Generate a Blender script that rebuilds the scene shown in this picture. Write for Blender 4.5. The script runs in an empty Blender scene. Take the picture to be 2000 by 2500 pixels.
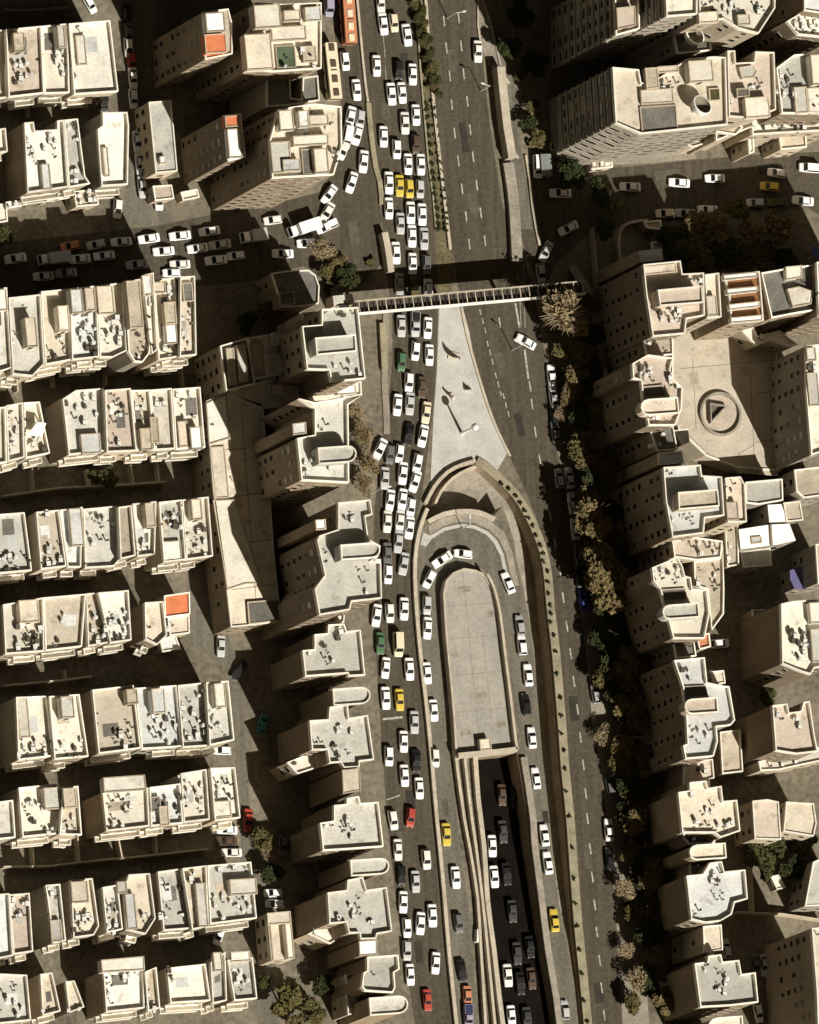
import bpy, bmesh, math, random
from mathutils import Vector, Matrix
random.seed(7)
sc = bpy.context.scene
COL = sc.collection
S = 12.5                      # photograph pixels per metre
DIST = 3000.0
TH = math.asin(0.40)          # how far off straight-down the picture was taken
# ------------------------------------------------------------------ camera
l = Vector((0.9, 0.43, 0)).normalized()
zv = Vector((0, 0, 1))
d = -math.cos(TH) * zv + math.sin(TH) * l
e1 = math.cos(TH) * l + math.sin(TH) * zv
e2 = zv.cross(l)
Rv = l.x * e1 - l.y * e2
Uv = l.y * e1 + l.x * e2
cam_loc = -d * DIST
cd = bpy.data.cameras.new('camera')
cam = bpy.data.objects.new('camera', cd)
COL.objects.link(cam)
m = Matrix((Rv, Uv, -d)).transposed().to_4x4()
m.translation = cam_loc
cam.matrix_world = m
cd.sensor_fit = 'VERTICAL'
cd.sensor_height = 36
cd.lens = 36 * DIST / 200.0
cd.clip_start = 50
cd.clip_end = 20000
sc.camera = cam

def P(u, v, z=0.0):
    """point of the place at height z that stands at map position u, v"""
    a = (u - 1000) / S; b = (1250 - v) / S
    r = d * DIST + Rv * a + Uv * b
    t = (z - cam_loc.z) / r.z
    return cam_loc + r * t

# ------------------------------------------------------------------ light
sdir = (P(1000 - 440, 1250 - 890) - P(1000, 1250)).normalized()
EL = math.radians(44.5)
tosun = Vector((-sdir.x * math.cos(EL), -sdir.y * math.cos(EL), math.sin(EL)))
sl = bpy.data.lights.new('sun', 'SUN')
sl.energy = 5.0; sl.angle = math.radians(0.5); sl.color = (1.0, 0.94, 0.825)
so = bpy.data.objects.new('sun', sl); COL.objects.link(so)
so.rotation_euler = (-tosun).to_track_quat('-Z', 'Y').to_euler()
so.location = (0, 0, 200)
w = bpy.data.worlds.new('World'); sc.world = w; w.use_nodes = True
nt = w.node_tree; nt.nodes.clear()
out = nt.nodes.new('ShaderNodeOutputWorld'); bg = nt.nodes.new('ShaderNodeBackground')
sky = nt.nodes.new('ShaderNodeTexSky'); sky.sky_type = 'NISHITA'; sky.sun_disc = False
sky.sun_elevation = EL; sky.sun_rotation = math.atan2(tosun.x, tosun.y)
sky.air_density = 1.0; sky.dust_density = 6.0; sky.ozone_density = 0.5
mx = nt.nodes.new('ShaderNodeMix'); mx.data_type = 'RGBA'; mx.blend_type = 'MULTIPLY'
mx.inputs[0].default_value = 1.0
mx.inputs[7].default_value = (0.27, 0.215, 0.125, 1)        # brown smog
nt.links.new(sky.outputs[0], mx.inputs[6]); nt.links.new(mx.outputs[2], bg.inputs[0])
bg.inputs[1].default_value = 0.05
nt.links.new(bg.outputs[0], out.inputs[0])
sc.view_settings.view_transform = 'Standard'; sc.view_settings.look = 'None'
sc.view_settings.exposure = 0.27; sc.view_settings.gamma = 1.0

# ------------------------------------------------------------------ materials
MATS = {}
def mat(name, rgb, rough=0.85, var=0.12, scale=0.35, fine=3.0, metal=0.0, bump=0.0, streak=None, spec=0.3, rnd=0.0, stain=0.0):
    if name in MATS: return MATS[name]
    mt = bpy.data.materials.new(name); mt.use_nodes = True
    n = mt.node_tree.nodes; L = mt.node_tree.links
    b = n['Principled BSDF']
    b.inputs['Roughness'].default_value = rough; b.inputs['Metallic'].default_value = metal
    b.inputs['Specular IOR Level'].default_value = spec
    if var > 0:
        tc = n.new('ShaderNodeNewGeometry')
        vec = tc.outputs['Position']
        if streak:
            mp = n.new('ShaderNodeMapping'); mp.inputs['Scale'].default_value = streak
            L.new(vec, mp.inputs[0]); vec = mp.outputs[0]
        n1 = n.new('ShaderNodeTexNoise'); n1.inputs['Scale'].default_value = scale; n1.inputs['Detail'].default_value = 5
        n2 = n.new('ShaderNodeTexNoise'); n2.inputs['Scale'].default_value = fine; n2.inputs['Detail'].default_value = 3
        L.new(vec, n1.inputs['Vector']); L.new(tc.outputs['Position'], n2.inputs['Vector'])
        ad = n.new('ShaderNodeMath'); ad.operation = 'ADD'
        L.new(n1.outputs[0], ad.inputs[0]); L.new(n2.outputs[0], ad.inputs[1])
        rp = n.new('ShaderNodeMapRange'); rp.inputs[1].default_value = 0.72; rp.inputs[2].default_value = 1.28
        rp.inputs[3].default_value = 1 - var * 1.5; rp.inputs[4].default_value = 1 + var
        L.new(ad.outputs[0], rp.inputs[0])
        hs = n.new('ShaderNodeMix'); hs.data_type = 'RGBA'; hs.blend_type = 'MULTIPLY'; hs.inputs[0].default_value = 1
        hs.inputs[6].default_value = (*rgb, 1)
        L.new(rp.outputs[0], hs.inputs[7]); col_ = hs.outputs[2]
        if rnd:
            oi = n.new('ShaderNodeObjectInfo'); mr = n.new('ShaderNodeMapRange'); L.new(oi.outputs['Random'], mr.inputs[0])
            mr.inputs[3].default_value = 1 - rnd; mr.inputs[4].default_value = 1 + rnd * .7
            h2 = n.new('ShaderNodeMix'); h2.data_type = 'RGBA'; h2.blend_type = 'MULTIPLY'; h2.inputs[0].default_value = 1
            L.new(col_, h2.inputs[6]); L.new(mr.outputs[0], h2.inputs[7]); col_ = h2.outputs[2]
        if stain:
            n3 = n.new('ShaderNodeTexNoise'); n3.inputs['Scale'].default_value = .45; n3.inputs['Detail'].default_value = 6; n3.inputs['Roughness'].default_value = .65
            L.new(tc.outputs['Position'], n3.inputs['Vector'])
            m3 = n.new('ShaderNodeMapRange'); m3.inputs[1].default_value = .56; m3.inputs[2].default_value = .68; m3.inputs[3].default_value = 0; m3.inputs[4].default_value = stain
            L.new(n3.outputs[0], m3.inputs[0])
            h3 = n.new('ShaderNodeMix'); h3.data_type = 'RGBA'; L.new(m3.outputs[0], h3.inputs[0]); L.new(col_, h3.inputs[6])
            h3.inputs[7].default_value = (rgb[0] * .45, rgb[1] * .42, rgb[2] * .38, 1); col_ = h3.outputs[2]
        L.new(col_, b.inputs['Base Color'])
        if bump:
            bp = n.new('ShaderNodeBump'); bp.inputs['Strength'].default_value = bump
            L.new(n2.outputs[0], bp.inputs['Height']); L.new(bp.outputs[0], b.inputs['Normal'])
    else:
        b.inputs['Base Color'].default_value = (*rgb, 1)
    MATS[name] = mt
    return mt
ASPH = mat('road_asphalt', (.076, .064, .046), .9, .24, .9, 1.2, streak=(1, .05, 1))
ASPH2 = mat('worn_asphalt', (.142, .130, .103), .9, .22, .5, 1.5, streak=(1, .15, 1), stain=.4)
ASPHD = mat('shade_black_asphalt', (.0075, .0055, .004), .95, .3, .3, 1.5, spec=0.1)  # asphalt blackened so the underpass floor reads as shaded
GROUND = mat('dusty_paving', (.175, .153, .115), .95, .32, .10, .9, stain=.5)
PAVE = mat('pavement', (.26, .23, .19), .9, .2, .25, 2)
PLAZA = mat('pale_plaza_stone', (.46, .455, .43), .85, .12, .3, 2.5, stain=.25)
DIRT = mat('dry_earth', (.13, .11, .06), .95, .35, .5, 2)
CONC = mat('pale_concrete', (.47, .42, .34), .9, .16, .4, 2)
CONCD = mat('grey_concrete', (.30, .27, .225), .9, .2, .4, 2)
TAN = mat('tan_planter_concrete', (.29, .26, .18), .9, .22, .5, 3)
PAINT = mat('road_paint', (.42, .40, .35), .85, .4, 1.6, 6)
ROOFS = [mat('roof_cream', (.70, .66, .57), .9, .12, .3, 2, rnd=.24, stain=.6), mat('roof_beige', (.62, .56, .46), .9, .13, .3, 2, rnd=.24, stain=.6),
         mat('roof_grey', (.50, .49, .45), .9, .13, .3, 2, rnd=.24, stain=.6), mat('roof_pale', (.73, .71, .64), .9, .11, .3, 2, rnd=.24, stain=.6),
         mat('roof_bluegrey', (.60, .615, .61), .85, .12, .3, 2, rnd=.24, stain=.6), mat('roof_pink', (.58, .50, .42), .9, .13, .3, 2, rnd=.24, stain=.6),
         mat('roof_dark', (.16, .15, .135), .9, .2, .3, 2, rnd=.24, stain=.6), mat('roof_tan', (.47, .415, .33), .9, .16, .3, 2, rnd=.24, stain=.6)]
RC = ['cream', 'beige', 'grey', 'pale', 'blue grey', 'pinkish', 'dark grey', 'tan']
WHITE = mat('white_sheet', (.86, .86, .84), .6, .05, .5, 3)
ORANGE = mat('orange_tile', (.62, .20, .09), .8, .15, .6, 4)
WALLS = [mat('wall_sand', (.40, .335, .25), .9, .16, .3, 1.5, streak=(1, 1, .25), rnd=.28), mat('wall_stone', (.46, .395, .30), .9, .14, .3, 1.5, streak=(1, 1, .25), rnd=.28),
         mat('wall_brown', (.27, .215, .15), .9, .18, .3, 1.5, streak=(1, 1, .25), rnd=.28), mat('wall_grey', (.29, .265, .22), .9, .18, .3, 1.5, streak=(1, 1, .25), rnd=.28)]
PARA = mat('parapet_plaster', (.84, .80, .71), .85, .12, .6, 3, rnd=.16)
GLASS = mat('dark_glass', (.012, .013, .015), .15, 0, spec=.5)
FRAME = mat('window_frame', (.45, .40, .33), .7, 0)
RUST = mat('rusty_metal', (.22, .10, .04), .8, .3, 1, 5)
METAL = mat('galvanised_metal', (.68, .68, .66), .6, .15, 1, 6)
DMETAL = mat('dark_metal', (.05, .045, .04), .6, .1, 1, 4)
TARP = mat('purple_blue_tarp', (.13, .12, .25), .8, .15, .5, 3)
TYRE = mat('tyre_rubber', (.012, .012, .012), .9, 0)
LAMP = mat('lamp_glass', (.6, .6, .58), .2, 0)
BARK = mat('bark', (.09, .065, .04), .95, .2, 1, 6)
PAINTS = {'white': (.86, .86, .87), 'pearl': (.74, .73, .70), 'snow': (.80, .81, .83), 'ash': (.36, .36, .36), 'shade_dim': (.05, .05, .05), 'silver': (.48, .49, .50), 'grey': (.13, .13, .13), 'black': (.014, .014, .015), 'yellow': (.58, .45, .07),
          'green': (.07, .15, .08), 'teal': (.03, .20, .18), 'red': (.38, .06, .04), 'blue': (.05, .08, .30), 'cream': (.72, .64, .48),
          'purple': (.34, .31, .42), 'orange': (.50, .21, .11), 'brown': (.09, .06, .04), 'olive': (.09, .075, .02), 'navy': (.03, .04, .10)}
def paint(c): return mat('car_paint_' + c, PAINTS[c], .35, 0, spec=.5)

# ------------------------------------------------------------------ object helpers
def link(o, parent=None):
    COL.objects.link(o)
    if parent: o.parent = parent
    return o
def mesh_from(bm, name):
    bmesh.ops.recalc_face_normals(bm, faces=bm.faces)
    me = bpy.data.meshes.new(name); bm.to_mesh(me); bm.free(); return me
def obj(name, bm, mats, parent=None):
    me = bm if isinstance(bm, bpy.types.Mesh) else mesh_from(bm, name)
    if not isinstance(mats, (list, tuple)): mats = [mats]
    if not me.materials:
        for q in mats: me.materials.append(q)
    return link(bpy.data.objects.new(name, me), parent)
def tag(o, label=None, cat=None, group=None, kind=None):
    if label: o['label'] = label
    if cat: o['category'] = cat
    if group: o['group'] = group
    if kind: o['kind'] = kind
    return o
def thing(name, label, cat, loc=(0, 0, 0), rz=0.0, group=None):
    o = bpy.data.objects.new(name, None); link(o)
    o.empty_display_size = .5
    o.location = loc; o.rotation_euler = (0, 0, rz)
    return tag(o, label, cat, group)
def ccw(pts):
    a = sum(pts[i].x * pts[(i + 1) % len(pts)].y - pts[(i + 1) % len(pts)].x * pts[i].y for i in range(len(pts)))
    return pts if a > 0 else pts[::-1]
def prism(bm, pts, z0, z1, bottom=False, top=True, mi=0):
    pts = ccw([Vector((p.x, p.y, 0)) for p in pts]); n = len(pts)
    lo = [bm.verts.new((p.x, p.y, z0)) for p in pts]; hi = [bm.verts.new((p.x, p.y, z1)) for p in pts]
    fs = [bm.faces.new((lo[i], lo[(i + 1) % n], hi[(i + 1) % n], hi[i])) for i in range(n)]
    if top: fs.append(bm.faces.new(hi))
    if bottom: fs.append(bm.faces.new(lo[::-1]))
    for f in fs: f.material_index = mi
    return fs
def box(bm, x0, y0, z0, x1, y1, z1, mi=0):
    return prism(bm, [Vector((x0, y0, 0)), Vector((x1, y0, 0)), Vector((x1, y1, 0)), Vector((x0, y1, 0))], z0, z1, True, True, mi)
def inset(pts, t):
    pts = ccw([Vector((p.x, p.y, 0)) for p in pts]); n = len(pts); r = []
    for i in range(n):
        a, b, c = pts[i - 1], pts[i], pts[(i + 1) % n]
        u = (b - a).normalized(); v = (c - b).normalized()
        nu = Vector((-u.y, u.x, 0)); nv = Vector((-v.y, v.x, 0))
        k = 1 + nu.dot(nv)
        o = (nu + nv) / max(k, .35)
        r.append(b + o * t)
    return r
def ring(bm, pts, t, z0, z1, mi=0):
    o = ccw([Vector((p.x, p.y, 0)) for p in pts]); i_ = inset(o, t); n = len(o)
    def vs(q, z): return [bm.verts.new((p.x, p.y, z)) for p in q]
    ol, oh, il, ih = vs(o, z0), vs(o, z1), vs(i_, z0), vs(i_, z1)
    for k in range(n):
        j = (k + 1) % n
        for f in ((ol[k], ol[j], oh[j], oh[k]), (il[j], il[k], ih[k], ih[j]), (oh[k], oh[j], ih[j], ih[k])):
            bm.faces.new(f).material_index = mi
def line_wall(bm, pts, width, z0, z1, mi=0):
    """wall along a polyline of world points (z0/z1 numbers or functions of index)"""
    n = len(pts); L = []; R = []
    for i in range(n):
        a = pts[max(i - 1, 0)]; c = pts[min(i + 1, n - 1)]
        u = (c - a); u.z = 0; u.normalize(); nn = Vector((-u.y, u.x, 0)) * width / 2
        L.append(pts[i] + nn); R.append(pts[i] - nn)
    f0 = z0 if callable(z0) else (lambda i: z0); f1 = z1 if callable(z1) else (lambda i: z1)
    q = [[bm.verts.new((p.x, p.y, f(i))) for i, p in enumerate(s)] for s, f in ((L, f0), (R, f0), (R, f1), (L, f1))]
    for i in range(n - 1):
        for a, b in ((0, 3), (3, 2), (2, 1)):
            bm.faces.new((q[a][i], q[a][i + 1], q[b][i + 1], q[b][i])).material_index = mi
    bm.faces.new([s[0] for s in q]).material_index = mi; bm.faces.new([s[-1] for s in q]).material_index = mi
def W(pts, z=0.0): return [P(u, v, z) for u, v in pts]
def sheet(name, pts, z, m_, label=None):
    bm = bmesh.new(); vs = [bm.verts.new((p.x, p.y, z)) for p in ccw(W(pts, 0))]
    bm.faces.new(vs)
    return tag(obj(name, bm, m_), kind='structure')
ORD = ['first', 'second', 'third', 'fourth', 'fifth', 'sixth', 'seventh', 'eighth', 'ninth', 'tenth', 'eleventh', 'twelfth', 'thirteenth',
       'fourteenth', 'fifteenth', 'sixteenth', 'seventeenth', 'eighteenth', 'nineteenth', 'twentieth', 'twenty-first', 'twenty-second',
       'twenty-third', 'twenty-fourth', 'twenty-fifth', 'twenty-sixth', 'twenty-seventh', 'twenty-eighth', 'twenty-ninth', 'thirtieth',
       'thirty-first', 'thirty-second', 'thirty-third', 'thirty-fourth', 'thirty-fifth', 'thirty-sixth', 'thirty-seventh', 'thirty-eighth']
def smooth(pts, k=2):
    """Chaikin-free Catmull-Rom refinement of an open pixel polyline"""
    r = []
    n = len(pts)
    for i in range(n - 1):
        p0, p1, p2, p3 = pts[max(i - 1, 0)], pts[i], pts[i + 1], pts[min(i + 2, n - 1)]
        for s in range(k):
            t = s / k
            r.append(tuple(.5 * ((2 * p1[a]) + (-p0[a] + p2[a]) * t + (2 * p0[a] - 5 * p1[a] + 4 * p2[a] - p3[a]) * t * t + (-p0[a] + 3 * p1[a] - 3 * p2[a] + p3[a]) * t ** 3) for a in (0, 1)))
    r.append(pts[-1]); return r
# ================================================================== SETTING
SUNK = [(1042,1270),(1039,1231),(1060,1191),(1093,1156),(1130,1138),(1158,1131),(1185,1147),(1220,1180),(1250,1212),(1271,1247),(1290,1284),
        (1308,1330),(1318,1370),(1325,1416),(1329,1474),(1333,1514),(1342,1587),(1352,1703),(1359,1790),(1365,1877),(1377,1993),(1388,2145),
        (1397,2261),(1409,2377),(1420,2493),(1424,2545),(1416,2545),(1412,2493),(1402,2400),(1385,2290),(1364,2203),(1350,2080),(1337,1950),
        (1325,1850),(1312,1700),(1305,1587),(1290,1500),(1275,1420),(1262,1370),(1255,1320),(1240,1270),(1226,1236),(1204,1262),(1190,1255),
        (1165,1246),(1125,1243),(1080,1250)]
TREN = [(1160,1848),(1262,1838),(1266,1862),(1287,1993),(1292,2058),(1307,2174),(1325,2319),(1345,2435),(1360,2545),(1234,2545),(1218,2430),
        (1206,2322),(1190,2200),(1182,2074),(1167,1950)]
def lerp(v, a, b, fa, fb):
    t = min(max((v - a) / (b - a), 0), 1); return fa + (fb - fa) * t
def zs(v): return lerp(v, 1950, 2420, -4.2, -.8) if v > 1300 else lerp(v, 1262, 1300, -3.7, -4.2)
def zt(v): return lerp(v, 1850, 2250, -5.2, -3.0) if v < 2250 else lerp(v, 2250, 2545, -3.0, -2.2)
def holes_ground():
    bm = bmesh.new(); edges = []
    def loop(ps):
        vs = [bm.verts.new((p.x, p.y, 0)) for p in ps]
        for i in range(len(vs)): edges.append(bm.edges.new((vs[i], vs[(i + 1) % len(vs)])))
    R_ = 900
    loop([Vector((-R_, -R_, 0)), Vector((R_, -R_, 0)), Vector((R_, R_, 0)), Vector((-R_, R_, 0))])
    loop(W(SUNK)); loop(W(TREN))
    bmesh.ops.triangle_fill(bm, use_beauty=True, use_dissolve=False, edges=edges)
    for f in bm.faces:
        if f.normal.z < 0: f.normal_flip()
    me = bpy.data.meshes.new('ground'); bm.to_mesh(me); bm.free()
    return tag(obj('ground', me, GROUND), kind='structure')
holes_ground()
def sunken(name, poly, zf, mf, mw):
    """floor of a cutting with its side walls, all as built ground works"""
    bm = bmesh.new(); pts = [(P(u, v), zf(v)) for u, v in poly]; n = len(pts)
    top = [bm.verts.new((p.x, p.y, 0)) for p, z in pts]; bot = [bm.verts.new((p.x, p.y, z)) for p, z in pts]
    for i in range(n):
        bm.faces.new((top[i], top[(i + 1) % n], bot[(i + 1) % n], bot[i])).material_index = 1
    f = bm.faces.new(bot); bmesh.ops.triangulate(bm, faces=[f])
    return tag(obj(name, bm, [mf, mw]), kind='structure')
sunken('sunken_walkway', SUNK, zs, CONCD, WALLS[2])
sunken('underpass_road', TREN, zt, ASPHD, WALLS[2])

JAM_L = smooth([(868,-40),(885,150),(905,300),(925,430),(935,560),(945,680),(957,770),(957,900),(943,1010),(925,1150),(914,1250),(914,1400),(916,1550),(925,1700),(935,1850),(950,2050),(975,2250),(998,2400),(1022,2560)])
JAM_R = smooth([(1010,-40),(1030,250),(1045,450),(1062,560),(1068,760),(1064,900),(1055,1020),(1034,1180),(1012,1300),(1008,1420),(1012,1520),(1020,1600),(1042,1810),(1064,2050),(1082,2220),(1095,2380),(1112,2560)])
sheet('main_road', JAM_L + JAM_R[::-1], .02, ASPH)
EX_L = smooth([(1042,-40),(1055,200),(1075,400),(1095,560),(1130,760),(1160,880),(1195,1000),(1240,1105),(1290,1215),(1330,1330),(1352,1450),(1366,1600),(1380,1750),(1392,1900),(1402,2000),(1416,2180),(1432,2350),(1452,2560)])
EX_R = smooth([(1160,-40),(1175,110),(1195,300),(1215,420),(1226,500),(1250,560),(1282,640),(1312,760),(1332,880),(1342,1000),(1362,1110),(1388,1250),(1402,1400),(1417,1500),(1436,1640),(1447,1770),(1466,1880),(1480,2000),(1500,2200),(1522,2560)])
sheet('expressway', EX_L + EX_R[::-1], .02, ASPH)
LOOP_O = [(1012,1420),(1016,1335),(1030,1290),(1042,1275),(1080,1256),(1125,1249),(1165,1252),(1204,1268),(1232,1275),(1248,1320),(1256,1370),(1270,1425),(1286,1505),(1302,1590),(1309,1702),(1322,1850),(1334,1950),(1346,2080),(1360,2203),(1382,2290),(1398,2400),(1409,2493),(1413,2545)]
LOOP_I = [(1378,2545),(1367,2435),(1347,2319),(1329,2174),(1314,2058),(1309,1993),(1288,1862),(1262,1760),(1240,1590),(1222,1480),(1205,1420),(1180,1390),(1130,1378),(1090,1400),(1072,1450),(1074,1600),(1090,1750),(1102,1850),(1120,2050),(1143,2200),(1158,2380),(1170,2545)]
sheet('loop_road', LOOP_O + LOOP_I + [(1116,2545),(1100,2390),(1087,2230),(1068,2050),(1046,1810),(1024,1600),(1016,1500)], .05, ASPH2)
sheet('west_street', [(-60,600),(380,552),(560,516),(680,495),(780,470),(826,400),(838,300),(820,120),(812,-40),(866,-40),(884,150),(903,300),(922,430),(930,520),(935,640),(880,700),(800,690),(740,650),(600,690),(400,705),(200,712),(-60,735)], .032, ASPH)
sheet('east_street', [(1292,400),(1440,415),(1560,405),(1700,390),(1850,378),(2060,368),(2060,560),(1960,500),(1700,530),(1560,545),(1440,570),(1360,640),(1330,700),(1290,640),(1268,560)], .032, ASPH)
sheet('service_road', [(1205,-40),(1238,120),(1262,250),(1275,380),(1290,470),(1300,560),(1282,560),(1252,560),(1232,400),(1222,250),(1212,120),(1190,-40)], .045, ASPH2)
sheet('plaza', smooth([(1072,745),(1128,745),(1158,880),(1192,1000),(1238,1108)]) + smooth([(1205,1163),(1185,1145),(1158,1129),(1130,1136),(1093,1154),(1050,1198)]) + [(1058,1020),(1067,900)], .07, PLAZA)
sheet('median', [(1012,-40),(1040,-40),(1054,200),(1074,400),(1093,560),(1110,640),(1098,740),(1070,740),(1064,560),(1047,450),(1032,250)], .06, DIRT)
sheet('alley', [(292,-40),(345,-40),(360,240),(385,480),(440,560),(300,545),(305,440),(300,200)], .02, ASPH2)
sheet('back_street', [(468,1190),(505,1180),(520,1400),(560,1560),(592,1650),(600,1800),(612,1990),(640,2150),(690,2560),(640,2560),(600,2250),(585,2000),(575,1830),(560,1640),(450,1560)], .02, ASPH2)
sheet('pavement', [(1446,1770),(1436,1640),(1424,1540),(1440,1520),(1470,1600),(1500,1700),(1520,1800),(1530,1950),(1550,2100),(1570,2300),(1590,2560),(1524,2560),(1502,2200),(1482,2000),(1468,1880)], .055, PAVE)
sheet('forecourt', [(1440,405),(1560,400),(1700,388),(1690,360),(1620,362),(1560,375),(1470,380)], .05, PAVE)

# painted markings on the carriageways
bm = bmesh.new()
def mark(u, v, u2, v2, wid=.16):
    a = P(u, v); b = P(u2, v2); t = (b - a); t.z = 0; t.normalize(); nn = Vector((-t.y, t.x, 0)) * wid / 2
    bm.faces.new([bm.verts.new((q.x, q.y, .08)) for q in (a + nn, b + nn, b - nn, a - nn)])
for x, y in [(1084,52),(1120,44),(1090,117),(1126,112),(1098,185),(1132,180),(1103,255),(1141,248),(1110,325),(1148,317),(1119,393),(1155,383),(1128,461),(1164,452),(1138,529),(1174,520),(1146,596),(1184,588),(1078,-12),(1116,-20)]:
    mark(x - 1.5, y - 13, x + 1.5, y + 13, .28)
for x, y in [(1178,785),(1196,862),(1216,940),(1235,990)]:
    for k in (-1, 0, 1): mark(x + k * 6 - 1, y + k * 22 - 8, x + k * 6 + 2, y + k * 22 + 6, .22)
for x, y in [(1220,788),(1294,943),(1299,987),(1307,1055),(1318,1122),(1329,1193),(1343,1259),(1355,1327),(1367,1393),(1375,1459),(1384,1529),(1393,1596),(1401,1664),(1410,1732),(1417,1800),(1424,1867),(1430,1938),(1434,1998),(1441,2072),(1446,2141),(1452,2209),(1457,2275),(1464,2345),(1469,2412),(1475,2478)]:
    mark(x - 2, y - 13, x + 2, y + 13, .3)
for a, b in [((1258,740),(1268,800)), ((1281,854),(1284,880)), ((1284,880),(1290,925))]: mark(*a, *b, .4)
for a, b in zip([(1278,640),(1268,700)], [(1282,800),(1272,800)]): mark(*a, *b, .12)
mark(934, 1756, 984, 1751, .45); mark(944, 1953, 976, 1942, .25); mark(1240, -40, 1262, 150, .15)
for x, y in [(937,110),(942,190)]: mark(x - 2, y - 30, x + 3, y + 30, .12)
tag(obj('lane_markings', bm, PAINT), kind='structure')

# long walls, kerbs and planters
def wall(name, label, cat, px, width, h, m_, z=0.0, group=None, dens=2):
    bm = bmesh.new(); pts = W(smooth(px, dens), z)
    line_wall(bm, pts, width, z, z + h)
    return tag(obj(name, bm, m_), label, cat, group)
wall('divider_wall', 'long pale kerb wall between the jammed road and the loop road', 'wall', [(1041,1243),(1027,1278),(1014,1335),(1010,1405),(1015,1500),(1024,1600),(1036,1704),(1047,1809),(1055,1900),(1064,2004),(1073,2091),(1083,2200),(1093,2322),(1111,2496),(1118,2550)], .75, .8, CONC)
wall('retaining_wall', 'curved pale retaining wall round the north side of the loop road', 'wall', [(1042,1276),(1080,1257),(1125,1250),(1165,1253),(1188,1262),(1204,1269)], .9, 1.0, CONC)
wall('retaining_wall', 'curved outer parapet wall arching round the sunken walkway, west half', 'wall', [(1036,1231),(1057,1190),(1090,1154),(1128,1135),(1158,1127)], .7, .9, CONC)
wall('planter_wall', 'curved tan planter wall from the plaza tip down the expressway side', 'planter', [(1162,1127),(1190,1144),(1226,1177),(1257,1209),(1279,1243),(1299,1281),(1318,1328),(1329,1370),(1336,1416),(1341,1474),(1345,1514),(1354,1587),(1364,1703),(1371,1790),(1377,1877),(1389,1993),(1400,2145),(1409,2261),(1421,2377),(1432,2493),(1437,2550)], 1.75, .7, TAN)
wall('parapet_wall', 'pale parapet along the west rim of the underpass cutting', 'wall', [(1156,1848),(1163,1950),(1178,2074),(1186,2200),(1202,2322),(1214,2430),(1230,2550)], .95, 1.1, CONC)
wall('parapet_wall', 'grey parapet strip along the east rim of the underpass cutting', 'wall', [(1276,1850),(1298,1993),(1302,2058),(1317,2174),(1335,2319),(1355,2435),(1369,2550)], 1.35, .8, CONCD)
wall('barrier_wall', 'narrow pale barrier wall nearest the west arm of the loop road', 'barrier', [(1108,1850),(1114,1900),(1128,2000),(1142,2074),(1161,2196),(1169,2322),(1180,2496),(1184,2550)], .55, 1.3, CONC)
wall('barrier_wall', 'narrow pale barrier wall between two others beside the underpass', 'barrier', [(1130,1850),(1135,1900),(1147,2000),(1158,2074),(1173,2196),(1186,2322),(1203,2496),(1207,2550)], .55, 1.2, CONC)
wall('kerb_wall', 'thin pale kerb wall between service lane and jammed road, upper part', 'kerb', [(868,-30),(880,100),(890,200),(897,250)], .45, .5, CONC)
wall('kerb_wall', 'tan kerb wall narrowing beside the jam above the footbridge', 'kerb', [(898,252),(905,330),(916,410),(926,445),(931,500)], 1.0, .5, TAN)
wall('median_kerb', 'pale tan kerb along the expressway side of the planted median', 'kerb', [(1036,-30),(1046,120),(1057,250),(1068,350),(1078,440),(1090,540),(1098,610)], .6, .5, CONC)
wall('median_kerb', 'thin kerb along the jam side of the planted median', 'kerb', [(1013,-30),(1024,150),(1035,280),(1044,390),(1056,480),(1063,560)], .35, .4, TAN)
wall('ramp_wall', 'tall pale strip wall beside the dark slip ramp at the top', 'wall', [(1210,170),(1217,240),(1226,320),(1233,360),(1238,392)], 1.7, 3.0, CONC, dens=1)
wall('gore_kerb', 'pale kerb edging the west side of the pointed traffic island', 'kerb', [(1168,-20),(1166,60),(1174,110)], .3, .3, CONC)
wall('gore_kerb', 'pale kerb edging the east side of the pointed traffic island', 'kerb', [(1170,-20),(1195,50),(1212,120),(1222,160)], .3, .3, CONC)
sheet('traffic_island', [(1168,-10),(1196,50),(1211,120),(1216,165),(1196,165),(1184,140),(1168,90)], .06, PAVE)
wall('ramp_wall', 'textured grey wall strip below the slip ramp beside the expressway', 'wall', [(1236,400),(1244,450),(1250,500),(1254,560),(1258,640)], 2.2, 1.2, CONCD)
wall('roadside_kerb', 'pale kerb between the service road and the dark crossing', 'kerb', [(1282,380),(1292,440),(1298,500),(1308,560),(1316,600)], .5, .5, CONC)
wall('overhead_beam', 'upper of two slanting pale beams beside the slip ramp', 'beam', [(1203,160),(1222,180),(1241,206)], .6, .6, CONC, z=1.2)
wall('overhead_beam', 'lower of two slanting pale beams beside the slip ramp', 'beam', [(1228,342),(1244,362),(1263,388)], .6, .6, CONC, z=1.2)
wall('pavement_kerb', 'pinkish pavement strip along the jam west side below the footbridge', 'kerb', [(942,765),(940,850),(938,930),(942,990),(944,1060)], 1.3, .25, PAVE)
wall('garden_strip', 'low hedge-topped wall along the jam just below the footbridge', 'wall', [(930,790),(933,850),(936,905)], 1.2, .9, TAN)
wall('pier_wall', 'slim pale wall beside the left lane above the footbridge', 'wall', [(930,572),(936,600),(942,640),(946,668)], 1.3, 2.2, CONC, dens=1)
wall('plaza_kerb', 'pale kerb along the expressway edge of the triangular plaza', 'kerb', [(1126,750),(1140,820),(1162,900),(1188,985),(1215,1055),(1245,1115)], .5, .35, CONC)
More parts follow.
